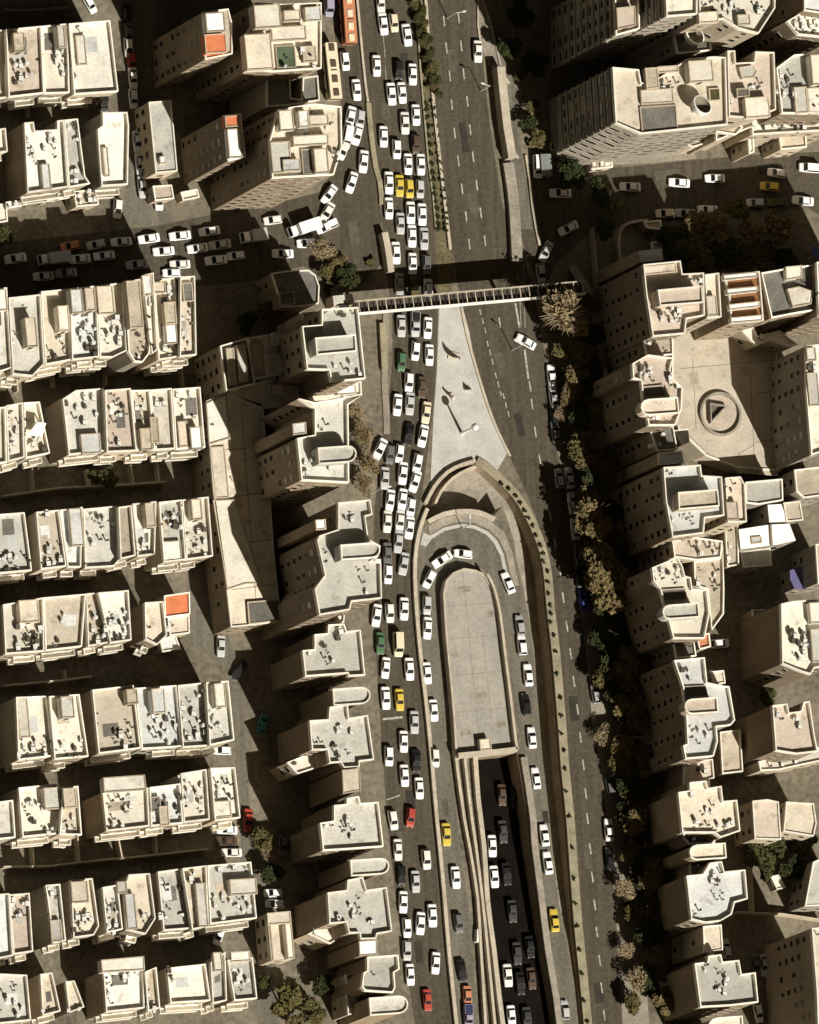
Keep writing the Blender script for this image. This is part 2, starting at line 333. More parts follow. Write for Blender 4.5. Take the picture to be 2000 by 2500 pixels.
# yard walls between the terraces
YW = [[(0,1215),(130,1196),(300,1187),(398,1180)], [(0,1678),(140,1665),(215,1655)], [(0,2120),(110,2118),(240,2103),(300,2098)], [(300,2098),(420,2085),(500,2076)],
      [(0,28),(60,30),(160,22)], [(205,1150),(212,1190)], [(310,1140),(318,1185)], [(70,1148),(75,1205)], [(375,1130),(380,1180)], [(150,1640),(152,1660)],
      [(280,2050),(290,2100)], [(370,2040),(375,2090)], [(70,2055),(75,2118)], [(180,2040),(186,2106)], [(30,905),(35,960)], [(120,905),(124,950)], [(250,890),(252,945)],
      [(435,900),(440,950)], [(60,240),(62,290)], [(200,235),(205,270)], [(1440,560),(1450,700),(1460,760)], [(1820,2010),(1830,2230)], [(1790,2230),(1900,2235),(2000,2250)],
      [(1485,1290),(1500,1480)], [(1500,1800),(1570,1805),(1575,1860)], [(1470,760),(1475,950)]]
for i, q in enumerate(YW):
    lab = ['long pale yard wall below the fourth terrace at left', 'low yard wall north of the seventh terrace at left', 'yard wall west part behind the eighth terrace', 'yard wall east part behind the eighth terrace',
           'yard wall at the top left corner', 'short cross wall in the green court, left of two', 'short cross wall in the green court, right of two', 'cross wall in the leftmost court under fourth terrace',
           'cross wall at the alley end under fourth terrace', 'short wall stub above the seventh terrace', 'cross wall under the middle of the eighth terrace', 'cross wall under the east part of the eighth terrace',
           'cross wall under the leftmost house of eighth terrace', 'cross wall under the tan gap of eighth terrace', 'cross wall at far left between third and fourth terraces', 'second cross wall between third and fourth terraces',
           'middle cross wall between third and fourth terraces', 'rightmost cross wall between third and fourth terraces', 'left cross wall between the first two terraces', 'right cross wall between the first two terraces',
           'garden wall beside the round corner at right', 'garden wall west of the green courtyard', 'long garden wall south of the green courtyard', 'garden wall in the shade of the avenue trees',
           'bent garden wall below the avenue trees', 'garden wall in the shade beside the brown trees'][i]
    wall('yard_wall', lab, 'wall', q, .3, 2.2, CONC if i < 4 else WALLS[1], group='walls dividing the yards', dens=1)

sheet('kerb_band', [(1046,1285),(1080,1264),(1125,1256),(1165,1259),(1200,1274),(1230,1298),(1250,1345),(1258,1390),(1268,1430),(1256,1430),(1244,1392),(1236,1352),(1218,1316),(1196,1294),(1162,1278),(1125,1274),(1082,1284),(1050,1306)], .065, CONCD)
wall('terrace_kerb', 'inner curved pale kerb stepping round the sunken walkway court', 'kerb', [(1050,1240),(1066,1205),(1096,1172),(1130,1152),(1158,1144),(1186,1160),(1218,1192),(1248,1225)], .5, 2.6, CONC, z=-3.7)

sheet('kerb_band', [(1026,1330),(1034,1300),(1050,1308),(1084,1288),(1125,1279),(1160,1283),(1192,1298),(1214,1320),(1230,1354),(1238,1394),(1248,1440),(1240,1440),(1230,1396),(1222,1358),(1206,1326),(1188,1306),(1158,1291),(1125,1287),(1086,1296),(1054,1316),(1040,1335)], .064, PLAZA)
for i, (a, b, w_, dk) in enumerate([((1100,120),(1106,175),1.6,0),((1128,300),(1138,372),1.4,1),((1150,470),(1160,520),2.2,0),((1215,860),(1230,915),1.8,0),((1262,1010),(1275,1065),1.5,1),((1345,1330),(1355,1380),1.6,0),((1398,1700),(1404,1760),1.8,1),((1432,2060),(1437,2120),1.5,0),((1460,2400),(1466,2450),2.0,1),((955,1560),(958,1600),2.0,0),((1000,1930),(1004,1975),1.8,1),((975,2030),(979,2070),1.4,0),((1020,2300),(1026,2350),1.6,1),((940,250),(945,290),1.8,0),((985,130),(988,170),1.6,1),((1085,1950),(1090,1995),1.2,0),((1330,1980),(1334,2010),1.2,1),((860,540),(870,600),2.0,0),((1600,430),(1660,424),1.8,0),((1850,415),(1900,410),2.0,1)]):
    bm = bmesh.new(); line_wall(bm, [P(*a), P(*b)], w_, .03, .058)
    tag(obj('road_patch', bm, mat('tar_patch', (.038, .034, .027), .95, .2, .6, 3) if dk else mat('pale_patch', (.10, .09, .068), .95, .25, .6, 3)), kind='structure')
# ================================================================== BUILDINGS
bmw = bmesh.new()
box(bmw, -.62, -.06, -.75, .62, .02, .75, 0)
box(bmw, -.5, -.09, -.63, .5, -.061, .63, 1)
WIN = mesh_from(bmw, 'window'); WIN.materials.append(FRAME); WIN.materials.append(GLASS)
bmw = bmesh.new()
box(bmw, -.9, -.06, -.5, .9, .02, .5, 0)
box(bmw, -.82, -.09, -.42, .82, -.061, .42, 1)
WINW = mesh_from(bmw, 'window_wide'); WINW.materials.append(FRAME); WINW.materials.append(GLASS)
BUILT = {}          # ref -> (roof points, height, short name)
VIEW = Vector((-0.9, -0.43, 0)).normalized()
def building(name, label, cat, poly, h, roof=0, wl=0, base=0.0, ref=None, short=None, par=.8, part=.24, boxes=(), group=None, win=True, wcap=40, bands=False, balc=0, parmat=None, wide=False):
    pts = ccw([Vector((p.x, p.y, 0)) for p in W(poly, h)])
    c = sum(pts, Vector()) / len(pts)
    root = thing(name, label, cat, (c.x, c.y, base), 0, group)
    loc = [p - Vector((c.x, c.y, 0)) for p in pts]
    H = h - base; wm = WALLS[wl] if isinstance(wl, int) else wl
    bm = bmesh.new(); prism(bm, loc, 0, H - .02, False, False); 
    if bands:
        k = 3.2
        while k < H - 1:
            o = inset(loc, -.2); prism(bm, o, k - .3, k + .3, True, True); k += 3.2
    obj('walls', bm, wm, root)
    bm = bmesh.new(); prism(bm, inset(loc, .05), H - .3, H, False, True)
    obj('roof', bm, roof if not isinstance(roof, int) else ROOFS[roof], root)
    if par:
        bm = bmesh.new(); ring(bm, [p * 1.0 for p in inset(loc, -.04)], part, H - .25, H + par)
        obj('parapet', bm, parmat or PARA, root)
    for b in boxes:
        q, dh, rm = b[0], b[1], b[2]
        if len(q) == 4 and not isinstance(q[0], tuple):
            x0, y0, x1, y1 = q; sl_ = .09 * (y1 - y0)
            q = [(x0, y0 + .06 * (x1 - x0)), (x1, y0), (x1 + sl_, y1), (x0 + sl_, y1 + .06 * (x1 - x0))]
        bp = [p - Vector((c.x, c.y, 0)) for p in (Vector((a.x, a.y, 0)) for a in W(q, h + dh))]
        bm = bmesh.new()
        nm = b[3] if len(b) > 3 else 'penthouse'
        prism(bm, bp, 0 if nm in ('stair_shaft', 'rear_block') else H + .002, H + dh, False, True, 0)
        if nm in ('stair_shaft', 'rear_block'):
            for f in bm.faces:
                if abs(f.normal.z) < .5 and len(f.verts) == 4 and f.calc_center_median().z < H + dh - .2: f.material_index = 1
        o = obj(nm, bm, [rm if not isinstance(rm, int) else ROOFS[rm], wm], root)
        bm = bmesh.new(); ring(bm, inset(bp, -.05), .22, H + dh - .25, H + dh + (.55 if nm in ('bullnose_penthouse', 'stair_shaft') else .18))
        obj('parapet_rim' if nm in ('bullnose_penthouse', 'stair_shaft') else 'roof_edge', bm, PARA if nm in ('bullnose_penthouse', 'stair_shaft') else WALLS[1], o)
        if nm == 'penthouse' and dh > 1.6:
            e = max(range(len(bp)), key=lambda i: -(ccw(bp)[i].y + ccw(bp)[(i + 1) % len(bp)].y)); bb = ccw(bp)
            a_, b_ = bb[e], bb[(e + 1) % len(bb)]; t = (b_ - a_).normalized(); nn = Vector((t.y, -t.x, 0)); mid = (a_ + b_) / 2
            bm = bmesh.new(); v0 = mid - t * .45 + nn * .02; v1 = mid + t * .45 + nn * .02
            prism(bm, [v0, v1, v1 + nn * .05, v0 + nn * .05], H + .05, H + min(dh - .3, 2.0), True, True)
            obj('door', bm, DMETAL, o)
    # windows on the walls that face south or west
    cnt = 0; n = len(loc)
    if win:
        fl = max(1, int(H / 3.15))
        edges = []
        for i in range(n):
            a, b = loc[i], loc[(i + 1) % n]; e = b - a; Ln = e.length
            if Ln < 2.4: continue
            t = e / Ln; nn = Vector((t.y, -t.x, 0))
            if nn.dot(VIEW) > .12 and (win != 'S' or nn.y < -.75): edges.append((nn.dot(VIEW), a, t, nn, Ln))
        edges.sort(key=lambda q: -q[4])
        for f in range(fl - 1, -1, -1):
            for _, a, t, nn, Ln in edges:
                k = max(1, int(Ln / 2.7))
                for j in range(k):
                    if cnt >= wcap: break
                    if random.random() < .12: continue
                    p = a + t * (Ln * (j + .5) / k) + nn * .03
                    o = bpy.data.objects.new('window', WINW if wide else WIN); link(o, root)
                    q_ = random.choice((.8, 1, 1, 1.25)); o.scale = (q_, 1, random.choice((.85, 1, 1.1))); o.location = (p.x, p.y, f * 3.15 + 1.75); o.rotation_euler = (0, 0, math.atan2(t.y, t.x)); cnt += 1
        if balc:
            for _, a, t, nn, Ln in edges:
                if nn.y < -.8:
                    k0, k1 = {1: (.04, .58), 2: (.42, .96), 3: (.04, .96)}[balc]
                    for f in range(1, fl):
                        q0 = a + t * Ln * k0 + nn * .02; q1 = a + t * Ln * k1 + nn * .02
                        bm = bmesh.new(); prism(bm, [q0, q1, q1 + nn * 1.1, q0 + nn * 1.1], f * 3.15 - .1, f * 3.15 + .1, True, True)
                        ring(bm, [q0, q1, q1 + nn * 1.1, q0 + nn * 1.1], .1, f * 3.15 + .1, f * 3.15 + .95)
                        obj('balcony', bm, PARA, root)  # balconies widened in pale plaster so south walls read as brightly sunlit
    BUILT[ref or label] = (poly, h, short or label)
    return root

# ---- terraces of row houses down the left side: name, quads (roof outline), roof colour, penthouses, clutter boxes
T = {}
T[1] = (10.8, [
 ([(-25,79),(11,74),(14,240),(-25,244)],1,[],[]),
 ([(12,74),(97,66),(104,229),(18,239)],5,[((32,80,58,126),2.4,7)],[(32,150,78,205,8)]),
 ([(98,66),(161,60),(166,228),(106,230)],0,[((139,62,156,116),2.4,2)],[(75,75,108,150,5),(138,125,160,190,6)]),
 ([(165,60),(265,52),(285,225),(178,232)],3,[((184,86,206,158),.5,3)],[(180,62,205,80,2),(180,172,192,190,1)])])
T[2] = (10.5, [
 ([(-25,320),(10,315),(15,372),(-25,376)],0,[],[]),
 ([(56,302),(78,300),(82,322),(136,318),(136,297),(152,295),(163,458),(64,472)],3,[((100,400,120,462),.9,4)],[(62,330,80,380,4),(110,328,142,385,5),(75,355,112,400,3)]),
 ([(154,295),(186,292),(204,432),(216,450),(165,459)],2,[],[(160,300,192,360,4),(182,405,208,448,3)]),
 ([(247,277),(307,276),(311,310),(308,452),(245,456),(240,395),(235,318),(248,308)],3,[((250,360,262,430),.6,3)],[])])
T[3] = (16.5, [
 ([(-25,708),(13,704),(25,900),(-25,915)],3,[((-20,706,14,757),1.6,3)],[]),
 ([(18,729),(95,721),(105,890),(76,920),(28,915)],2,[((60,775,86,846),2.5,1)],[(28,800,50,840,2),(60,740,74,760,1)]),
 ([(97,714),(165,707),(171,880),(108,892)],1,[((140,746,166,808),2.5,0)],[(105,800,165,872,7)]),
 ([(168,706),(232,700),(238,873),(173,880)],4,[((171,706,199,764),2.4,4),((206,703,230,758),2.4,5)],[(190,790,235,866,9)]),
 ([(234,699),(298,692),(306,858),(272,874),(241,874)],0,[((236,698,274,765),1.6,1)],[(215,770,300,850,14)]),
 ([(300,688),(343,684),(365,828),(361,865),(345,886),(325,884),(311,862)],7,[((308,685,340,800),2.8,7)],[(324,808,345,826,1),(335,850,345,872,2)]),
 ([(345,674),(371,668),(381,856),(368,866),(362,830)],0,[((346,672,369,720),.9,4)],[(352,725,372,860,7)]),
 ([(373,684),(425,680),(434,872),(384,880)],1,[((374,688,402,714),1.6,5),((400,737,427,790),1.8,7),((403,792,430,838),1.6,WHITE)],[(395,700,425,738,3),(390,845,420,870,3)]),
 ([(437,678),(472,676),(476,868),(436,872)],5,[((445,690,468,735),.6,6)],[(445,745,470,865,8)])])
T[4] = (10.8, [
 ([(-25,1000),(10,995),(13,1130),(-25,1136)],0,[],[]),
 ([(12,992),(52,985),(56,1118),(17,1128)],0,[],[(15,1005,50,1110,9)]),
 ([(55,985),(93,983),(118,1108),(60,1120)],1,[],[(80,1068,112,1105,3),(62,1000,85,1030,2)]),
 ([(150,977),(182,955),(250,950),(255,1102),(165,1112)],2,[((197,1058,243,1106),1.2,4)],[(155,965,245,1050,9)]),
 ([(253,955),(315,950),(330,1102),(258,1105)],5,[],[(263,960,315,1095,12)]),
 ([(317,955),(362,954),(375,1100),(332,1102)],1,[((341,1045,368,1098),2.2,7)],[(322,962,355,1040,5)]),
 ([(364,954),(415,950),(424,1097),(377,1100)],0,[((366,1018,385,1080),1.8,7)],[(372,960,412,1090,5)]),
 ([(418,952),(485,947),(497,1094),(427,1098)],0,[((463,1042,490,1096),2.0,WHITE),((433,1028,456,1090),1.2,5)],[(425,958,490,1020,7)])])
T[5] = (10.8, [
 ([(-25,1259),(56,1253),(74,1394),(-25,1403)],2,[],[(5,1350,70,1390,8)]),
 ([(85,1252),(140,1247),(158,1384),(97,1391)],1,[],[(100,1330,150,1385,9),(95,1255,130,1265,2)]),
 ([(142,1247),(198,1240),(194,1386),(162,1386)],4,[((168,1241,198,1332),1.4,4)],[]),
 ([(200,1245),(282,1237),(287,1370),(275,1384),(205,1388)],2,[],[(205,1250,275,1330,10),(206,1370,212,1378,1)]),
 ([(286,1240),(317,1236),(327,1358),(291,1366)],7,[],[]),
 ([(320,1232),(378,1226),(374,1354),(333,1360)],0,[((354,1228,376,1286),2.2,1)],[(330,1315,370,1352,5)]),
 ([(385,1228),(440,1222),(450,1368),(397,1374)],2,[((396,1320,440,1370),.7,3)],[(385,1232,443,1288,9)]),
 ([(442,1222),(505,1215),(516,1359),(452,1368)],0,[((466,1218,490,1268),2.2,1)],[(450,1290,503,1355,10)])])
T[6] = (10.5, [
 ([(4,1478),(102,1461),(104,1591),(10,1598)],0,[((45,1464,92,1518),1.8,1)],[(40,1530,98,1588,11)]),
 ([(103,1461),(206,1452),(196,1580),(108,1590)],1,[],[(115,1500,160,1520,2),(135,1560,155,1580,2)]),
 ([(207,1451),(235,1449),(263,1570),(212,1579)],7,[],[(215,1480,255,1570,7)]),
 ([(236,1449),(310,1443),(317,1564),(266,1571)],3,[],[(255,1490,312,1560,12)]),
 ([(350,1473),(395,1470),(404,1553),(380,1576),(352,1562)],1,[],[(355,1515,372,1535,1)])])
T[7] = (11, [
 ([(36,1704),(112,1701),(127,1847),(42,1857)],0,[((40,1705,66,1800),.5,0)],[(40,1805,120,1855,11)]),
 ([(117,1702),(190,1697),(212,1848),(130,1855)],0,[((148,1700,178,1752),2.4,2)],[(135,1805,210,1850,9)]),
 ([(222,1686),(322,1675),(340,1828),(238,1841)],1,[((308,1682,334,1718),2.2,7)],[(280,1762,335,1825,10),(235,1740,242,1775,2)]),
 ([(326,1682),(428,1675),(442,1824),(343,1830)],4,[((370,1681,400,1740),2.2,4)],[(365,1745,438,1820,14)]),
 ([(431,1675),(498,1668),(506,1822),(443,1826)],2,[],[(445,1680,500,1815,14)]),
 ([(500,1668),(554,1664),(568,1808),(509,1821)],2,[((522,1668,548,1726),2.0,3)],[(508,1735,560,1800,6)])])
T[8] = (11, [
 ([(-25,1962),(28,1955),(34,2046),(-25,2052)],2,[],[]),
 ([(42,1925),(137,1915),(148,1968),(134,2037),(52,2045)],0,[((106,1922,144,1974),1.8,2)],[(60,1960,130,2040,11)]),
 ([(151,1924),(187,1921),(196,2040),(143,2038)],1,[((154,1924,184,1972),1.6,7)],[(150,1990,190,2036,6)]),
 ([(247,1936),(357,1925),(361,2018),(257,2030)],0,[([(252,1899),(353,1892),(357,1928),(254,1935)],2.0,3,'north_block')],[(255,1945,300,2020,8),(305,1940,320,1990,4)]),
 ([(362,1924),(436,1915),(443,2011),(366,2018)],4,[((365,1945,390,1980),.8,6),((388,1968,410,2015),1.0,7)],[(365,1930,440,2008,8)]),
 ([(438,1890),(500,1880),(508,2002),(446,2009)],0,[],[(442,1895,500,1998,13)]),
 ([(510,1877),(570,1875),(583,1998),(522,2004)],3,[((519,1955,562,1994),.7,0)],[(530,1888,568,1950,7)])])
T[9] = (10.8, [
 ([(-25,2186),(19,2183),(28,2334),(-25,2345)],4,[],[]),
 ([(20,2186),(68,2182),(77,2324),(30,2331)],5,[],[(25,2195,68,2250,7)]),
 ([(108,2163),(143,2160),(157,2298),(128,2303)],2,[((122,2246,148,2298),1.0,2)],[(110,2165,140,2195,5),(118,2230,130,2242,1)]),
 ([(170,2150),(222,2146),(238,2262),(226,2284),(176,2291)],1,[((172,2151,212,2202),1.4,1)],[(175,2235,236,2285,10)]),
 ([(247,2168),(284,2162),(296,2270),(258,2278)],2,[((285,2152,308,2180),1.0,2)],[(257,2200,285,2278,8)]),
 ([(300,2172),(311,2137),(362,2134),(376,2244),(352,2282),(306,2271)],1,[((305,2182,328,2268),1.0,4)],[(340,2235,372,2280,3)]),
 ([(382,2130),(440,2122),(463,2268),(396,2273)],2,[],[(385,2135,450,2265,11)]),
 ([(442,2122),(500,2115),(506,2262),(466,2271)],7,[((477,2156,500,2262),1.2,2)],[(450,2130,480,2150,3)]),
 ([(503,2115),(609,2106),(623,2243),(510,2257)],2,[((560,2144,625,2182),1.6,3)],[(512,2180,612,2242,12),(535,2112,604,2128,4)])])
T[10] = (10.8, [
 ([(-25,2378),(62,2382),(72,2492),(-25,2502)],2,[],[(0,2400,55,2490,8)]),
 ([(95,2380),(124,2376),(144,2470),(101,2480)],1,[],[(100,2465,140,2478,2)]),
 ([(157,2398),(178,2396),(202,2460),(166,2474)],1,[],[(165,2455,200,2470,2)]),
 ([(249,2372),(347,2364),(349,2462),(256,2472)],3,[([(247,2344),(351,2335),(353,2368),(249,2374)],2.2,3,'north_block')],[(250,2380,275,2450,6),(290,2375,345,2385,3)]),
 ([(351,2374),(378,2363),(387,2462),(358,2470)],7,[],[(355,2415,384,2462,5)]),
 ([(404,2365),(498,2355),(510,2444),(413,2450)],0,[],[(405,2368,425,2400,3)]),
 ([(511,2352),(546,2326),(550,2444),(516,2451)],2,[((520,2325,540,2370),1.2,3)],[]),
 ([(552,2346),(613,2339),(624,2439),(569,2444)],2,[((563,2322,609,2346),1.0,3)],[(562,2372,605,2432,8)])])
HT = {1: 'first', 2: 'second', 3: 'third', 4: 'fourth', 5: 'fifth', 6: 'sixth', 7: 'seventh', 8: 'eighth', 9: 'ninth', 10: 'lowest'}
CLUT = []
NA = {'penthouse': 'stair hut'}
for ti, (h, hs) in T.items():
    for k, (q, rc, bx, cl) in enumerate(hs):
        hh = h + random.uniform(-.9, .9)
        which = 'leftmost' if k == 0 else ('rightmost' if k == len(hs) - 1 else ORD[k] + ' from left')
        short = '%s house, %s left terrace' % (which, HT[ti])
        ext = ' with roof hut' if bx else ''
        nb = len(bx)
        lab = '%s roofed row house%s, %s, %s terrace down the left' % (RC[rc].split()[-1] if rc != 6 else 'dark', ext, which, HT[ti])
        building('row_house', lab, 'house', q, hh, rc, [0, 1, 2, 0, 3][(ti * 3 + k) % 5], ref='T%d_%d' % (ti, k), short=short, boxes=bx, group='row houses in terraces',
                 par=.95, wcap=18, win='S', balc=[1, 3, 2, 3][(k + ti) % 4])
        if len(q) == 4:
            r_ = [o for o in COL.objects if o.get('label') == lab][0]
            for _ in range(random.choice((1, 1, 2))):
                s0 = random.uniform(.08, .5); s1 = s0 + random.uniform(.25, .42); t0 = random.uniform(.08, .6); t1 = t0 + random.uniform(.15, .3)
                def bl_(s, t): return (q[0][0] * (1 - s) * (1 - t) + q[1][0] * s * (1 - t) + q[2][0] * s * t + q[3][0] * (1 - s) * t, q[0][1] * (1 - s) * (1 - t) + q[1][1] * s * (1 - t) + q[2][1] * s * t + q[3][1] * (1 - s) * t)
                bm = bmesh.new(); prism(bm, W([bl_(s0, t0), bl_(s1, t0), bl_(s1, t1), bl_(s0, t1)], hh), hh + .002, hh + random.uniform(.02, .05), False, True)
                o = obj('roof_membrane', bm, random.choice([ROOFS[4], ROOFS[3], ROOFS[7], ROOFS[2], ROOFS[6]]), r_); o.matrix_parent_inverse = Matrix.Translation(-r_.location)
        for c in cl: CLUT.append(('T%d_%d' % (ti, k), c))
# ---- low annexes in front of the second terrace and the orange roofed sheds
def low(lab, q, h, rf, wl=1, par=.35, boxes=(), cat='annex', name='annex', cl=(), ref=None, **kw):
    building(name, lab, cat, q, h, rf, wl, ref=ref or lab, short=lab, par=par, boxes=boxes, **kw)
    for c in cl: CLUT.append((ref or lab, c))
low('low cream annex in front of the second terrace, west part', [(14,494),(62,486),(64,500),(16,510)], 5, 0, cl=[(18,492,60,505,4)])
low('narrow cream annex in front of the second terrace, middle', [(110,478),(150,466),(155,482),(114,490)], 5, 1)
low('grey annex with ragged roof below the second terrace, east part', [(178,468),(235,462),(240,500),(186,505)], 5, 7, cl=[(180,465,235,498,5)])
low('small lit cream annex at the left edge by the west street', [(-25,500),(14,498),(18,540),(-25,548)], 4, 0)
low('low house with orange tiled roof at the end of the sixth terrace', [(400,1455),(462,1446),(463,1500),(402,1508)], 7, ORANGE, 0, name='orange_roof_house', cat='house')
low('small house with salmon patio roof below the orange tiled roof', [(408,1508),(461,1503),(462,1546),(414,1552)], 6, 5, 1, name='salmon_roof_house', cat='house', cl=[(410,1510,425,1540,3)])
low('grey tin shed at the street end of the sixth terrace', [(388,1560),(428,1553),(440,1585),(396,1592)], 4, 4, 3)
low('long plain flat roofed hall beside the parked cars at top left', [(362,250),(417,246),(432,418),(379,423)], 8, 2, 1, name='hall', cat='hall', boxes=[((390,382,404,400),.8,WHITE)], wcap=16)
low('low pinkish shed in front of the plain hall', [(372,455),(418,452),(424,485),(378,490)], 4, 5, 0)
low('tiny pale shed between hall and orange topped block', [(440,470),(480,462),(486,482),(446,490)], 3, 0, 0)
low('dark single storey house with domed corner by the west street', [(662,668),(700,662),(752,660),(768,672),(778,700),(776,742),(740,748),(688,750)], 9, 6, 2, par=.5, boxes=[([(682,715),(718,712),(720,742),(684,746)], 1.0, 6)], name='corner_house', cat='house', wcap=20)
low('pale pavilion under the west end of the footbridge', [(812,722),(860,717),(866,742),(815,748)], 4, 2, 1, par=0)
low('pink topped hut beside the tall white edged tower', [(738,764),(772,761),(774,782),(740,785)], 14, 5, 1, par=.3)
low('unfinished pale house with open roof beside the shaded back street', [(652,2230),(708,2225),(719,2340),(662,2346)], 7, 1, 1, par=0, boxes=[([(652,2230),(708,2225),(711,2254),(654,2258)], 1.6, 0, 'roof_slab'), ([(695,2256),(711,2254),(719,2340),(703,2341)], 1.5, 0, 'roof_slab'), ([(654,2258),(660,2258),(668,2344),(662,2346)], 1.5, 0, 'roof_slab')], name='open_roof_house', cat='house', ref='open')
# ---- orange topped blocks at the top left
def bull(x0, y0, x1, y1, tilt=-.07, left=False):
    n = 6; r = (y1 - y0) / 2; cy = (y0 + y1) / 2; pts = []
    if not left:
        pts += [(x0, y0), (x1 - r, y0)]
        for i in range(1, n): a = -math.pi / 2 + math.pi * i / n; pts.append((x1 - r + r * math.cos(a), cy + r * math.sin(a)))
        pts += [(x1 - r, y1), (x0, y1)]
    else:
        pts += [(x0 + r, y1)]
        for i in range(1, n): a = math.pi / 2 + math.pi * i / n; pts.append((x0 + r + r * math.cos(a), cy + r * math.sin(a)))
        pts += [(x0 + r, y0), (x1, y0), (x1, y1)]
    xm = (x0 + x1) / 2
    return [(x + .08 * (y - cy), y + tilt * (x - xm)) for x, y in pts]
def tower(lab, q, h, rf=3, wl=2, boxes=(), cl=(), ref=None, short=None, name='apartment_tower', cat='tower', **kw):
    kw.setdefault('par', 1.0); kw.setdefault('wcap', 44); kw.setdefault('bands', False); kw.setdefault('win', True if name == 'slab' or h > 21 or lab.startswith('brown') else 'S')
    building(name, lab, cat, q, h, rf, wl, ref=ref or lab, short=short or lab, boxes=boxes, **kw)
    for c in cl: CLUT.append((ref or lab, c))
tower('brown slab block with white and orange roof box, upper left', [(495,30),(556,22),(566,60),(566,132),(500,146)], 28, 7, 2, [((501,30,546,76),2.2,WHITE,'roof_box'), ((499,82,550,128),2.0,ORANGE,'roof_box')], wcap=90, par=.4, bands=False, ref='P1', short='white and orange topped slab')
tower('tall block with beige boxes and green court, upper left', [(598,84),(618,60),(620,8),(690,12),(782,8),(782,168),(664,176),(606,172)], 29, 1, 2, [((619,10,682,66),3.0,0,'roof_box'), ((596,82,660,168),2.5,1,'roof_box'), ((692,24,732,50),2.0,1,'roof_box'), ((662,62,745,96),1.5,0,'roof_box'), ((744,16,782,50),1.2,4,'roof_box'), ((672,110,718,164),.3,mat('green_roof_felt',(.09,.12,.075),.95,.2)), ((738,112,770,150),1.0,7,'roof_box')], wcap=90, par=.7, ref='P2', short='beige boxed block at upper left', cl=[(664,100,780,165,5)])
tower('brown slab block with narrow white and orange roof strip, left', [(545,282),(586,278),(599,384),(556,394)], 24, 3, 2, [((549,282,582,308),1.8,ORANGE,'roof_box'), ((554,314,586,384),1.6,WHITE,'roof_box')], wcap=90, par=.4, bands=False, ref='P3', short='narrow white and orange topped slab')
tower('tall block with stepped terraces and glazed court beside the bus lane', [(656,345),(678,268),(765,255),(830,262),(832,360),(812,428),(662,436)], 33, 1, 2, [((680,268,714,318),2.0,0,'roof_box'), ((728,270,752,310),1.6,4,'roof_box'), ((755,280,800,305),1.2,1,'roof_box'), ((660,345,706,420),.9,2,'roof_box'), ((690,388,732,416),1.4,4,'roof_box'), ((735,364,764,424),.4,6), ((765,362,798,422),1.6,0,'roof_box'), ((715,328,800,352),1.8,0,'roof_box')], wcap=90, par=.8, ref='P4', short='stepped block by the bus lane', cl=[(680,270,820,350,6),(808,370,826,400,3)])
tower('dark flat block behind the beige boxes with two pale ribs', [(650,188),(706,182),(708,240),(735,245),(738,190),(774,186),(778,246),(700,258),(650,262)], 20, 6, 1, (), wcap=20, par=.6, bands=False, ref='P5', name='court_block', cat='block')
# ---- towers in the middle, left of the jammed road
low('grey striped roof block with white west edge beside the brown wall', [(535,846),(602,826),(620,938),(550,955)], 14, 6, 0, par=.7, name='striped_roof_block', cat='block', boxes=[((552,850,570,940),.8,7),((578,842,598,930),1.4,2)], wcap=24)
low('cream terrace block west of the tower with white edges', [(604,826),(718,806),(746,903),(622,926)], 13, 1, 0, par=.6, name='terrace_block', cat='block', boxes=[((665,810,700,842),1.5,3),([(669,863),(708,858),(718,903),(674,912)],1.6,0),((612,835,640,918),.7,7)], cl=[(700,845,740,880,4)], wcap=24)
low('stepped cream houses on the sunny side of the white edged tower', [(552,962),(640,930),(745,908),(803,934),(880,932),(881,964),(800,985),(722,990),(640,998)], 9.6, 0, 1, par=.5, name='stepped_house', cat='house', boxes=[((660,938,690,965),1.6,0),((752,908,800,930),1.4,3),((822,940,868,962),1.2,WHITE),((690,965,722,985),1.0,1)], cl=[(640,940,870,975,8)], wcap=20)
low('long low depot roof half in tower shade beside the back street', [(503,980),(552,958),(640,985),(655,1150),(668,1350),(686,1518),(600,1528),(563,1531),(548,1400),(520,1200)], 9.6, 1, 2, par=.35, name='long_depot', cat='depot', boxes=[([(503,985),(552,962),(560,1070),(510,1085)],.4,3,'roof_panel_and_shade'),([(520,1222),(572,1220),(640,1424),(600,1425),(555,1440)],.35,0,'roof_panel_and_shade'),([(604,1470),(680,1464),(684,1515),(608,1524)],.5,6,'roof_panel_and_shade'),((514,1090,548,1215),.25,1,'roof_panel_and_shade')], cl=[(510,1025,530,1045,1)], wcap=30, ref='depot', )  # dark south end panel puts the tower shade into the roof colour
tower('white edged tower at the west end of the footbridge', [(782,757),(870,752),(888,926),(806,934),(800,905),(746,903),(734,799),(782,795)], 26, 2, 2, [([(768,826),(866,818),(868,858),(772,867)], 3.2, 2, 'bullnose_penthouse')], [(790,760,865,775,4),(805,885,880,915,5)], ref='M1', short='tower at the footbridge end')
tower('tower with rounded penthouse below the white edged tower', [(727,975),(765,985),(882,965),(846,990),(848,1180),(733,1174),(722,1072),(765,1064),(765,1000)], 31, 2, 2, [(bull(776,1091,868,1130), 3.2, 2, 'bullnose_penthouse'), ([(714,1035),(746,1031),(748,1058),(716,1062)], 0.5, 4, 'rear_block')], [(735,1120,840,1155,6),(780,1030,800,1050,2)], ref='M2', short='second mid tower from the top')
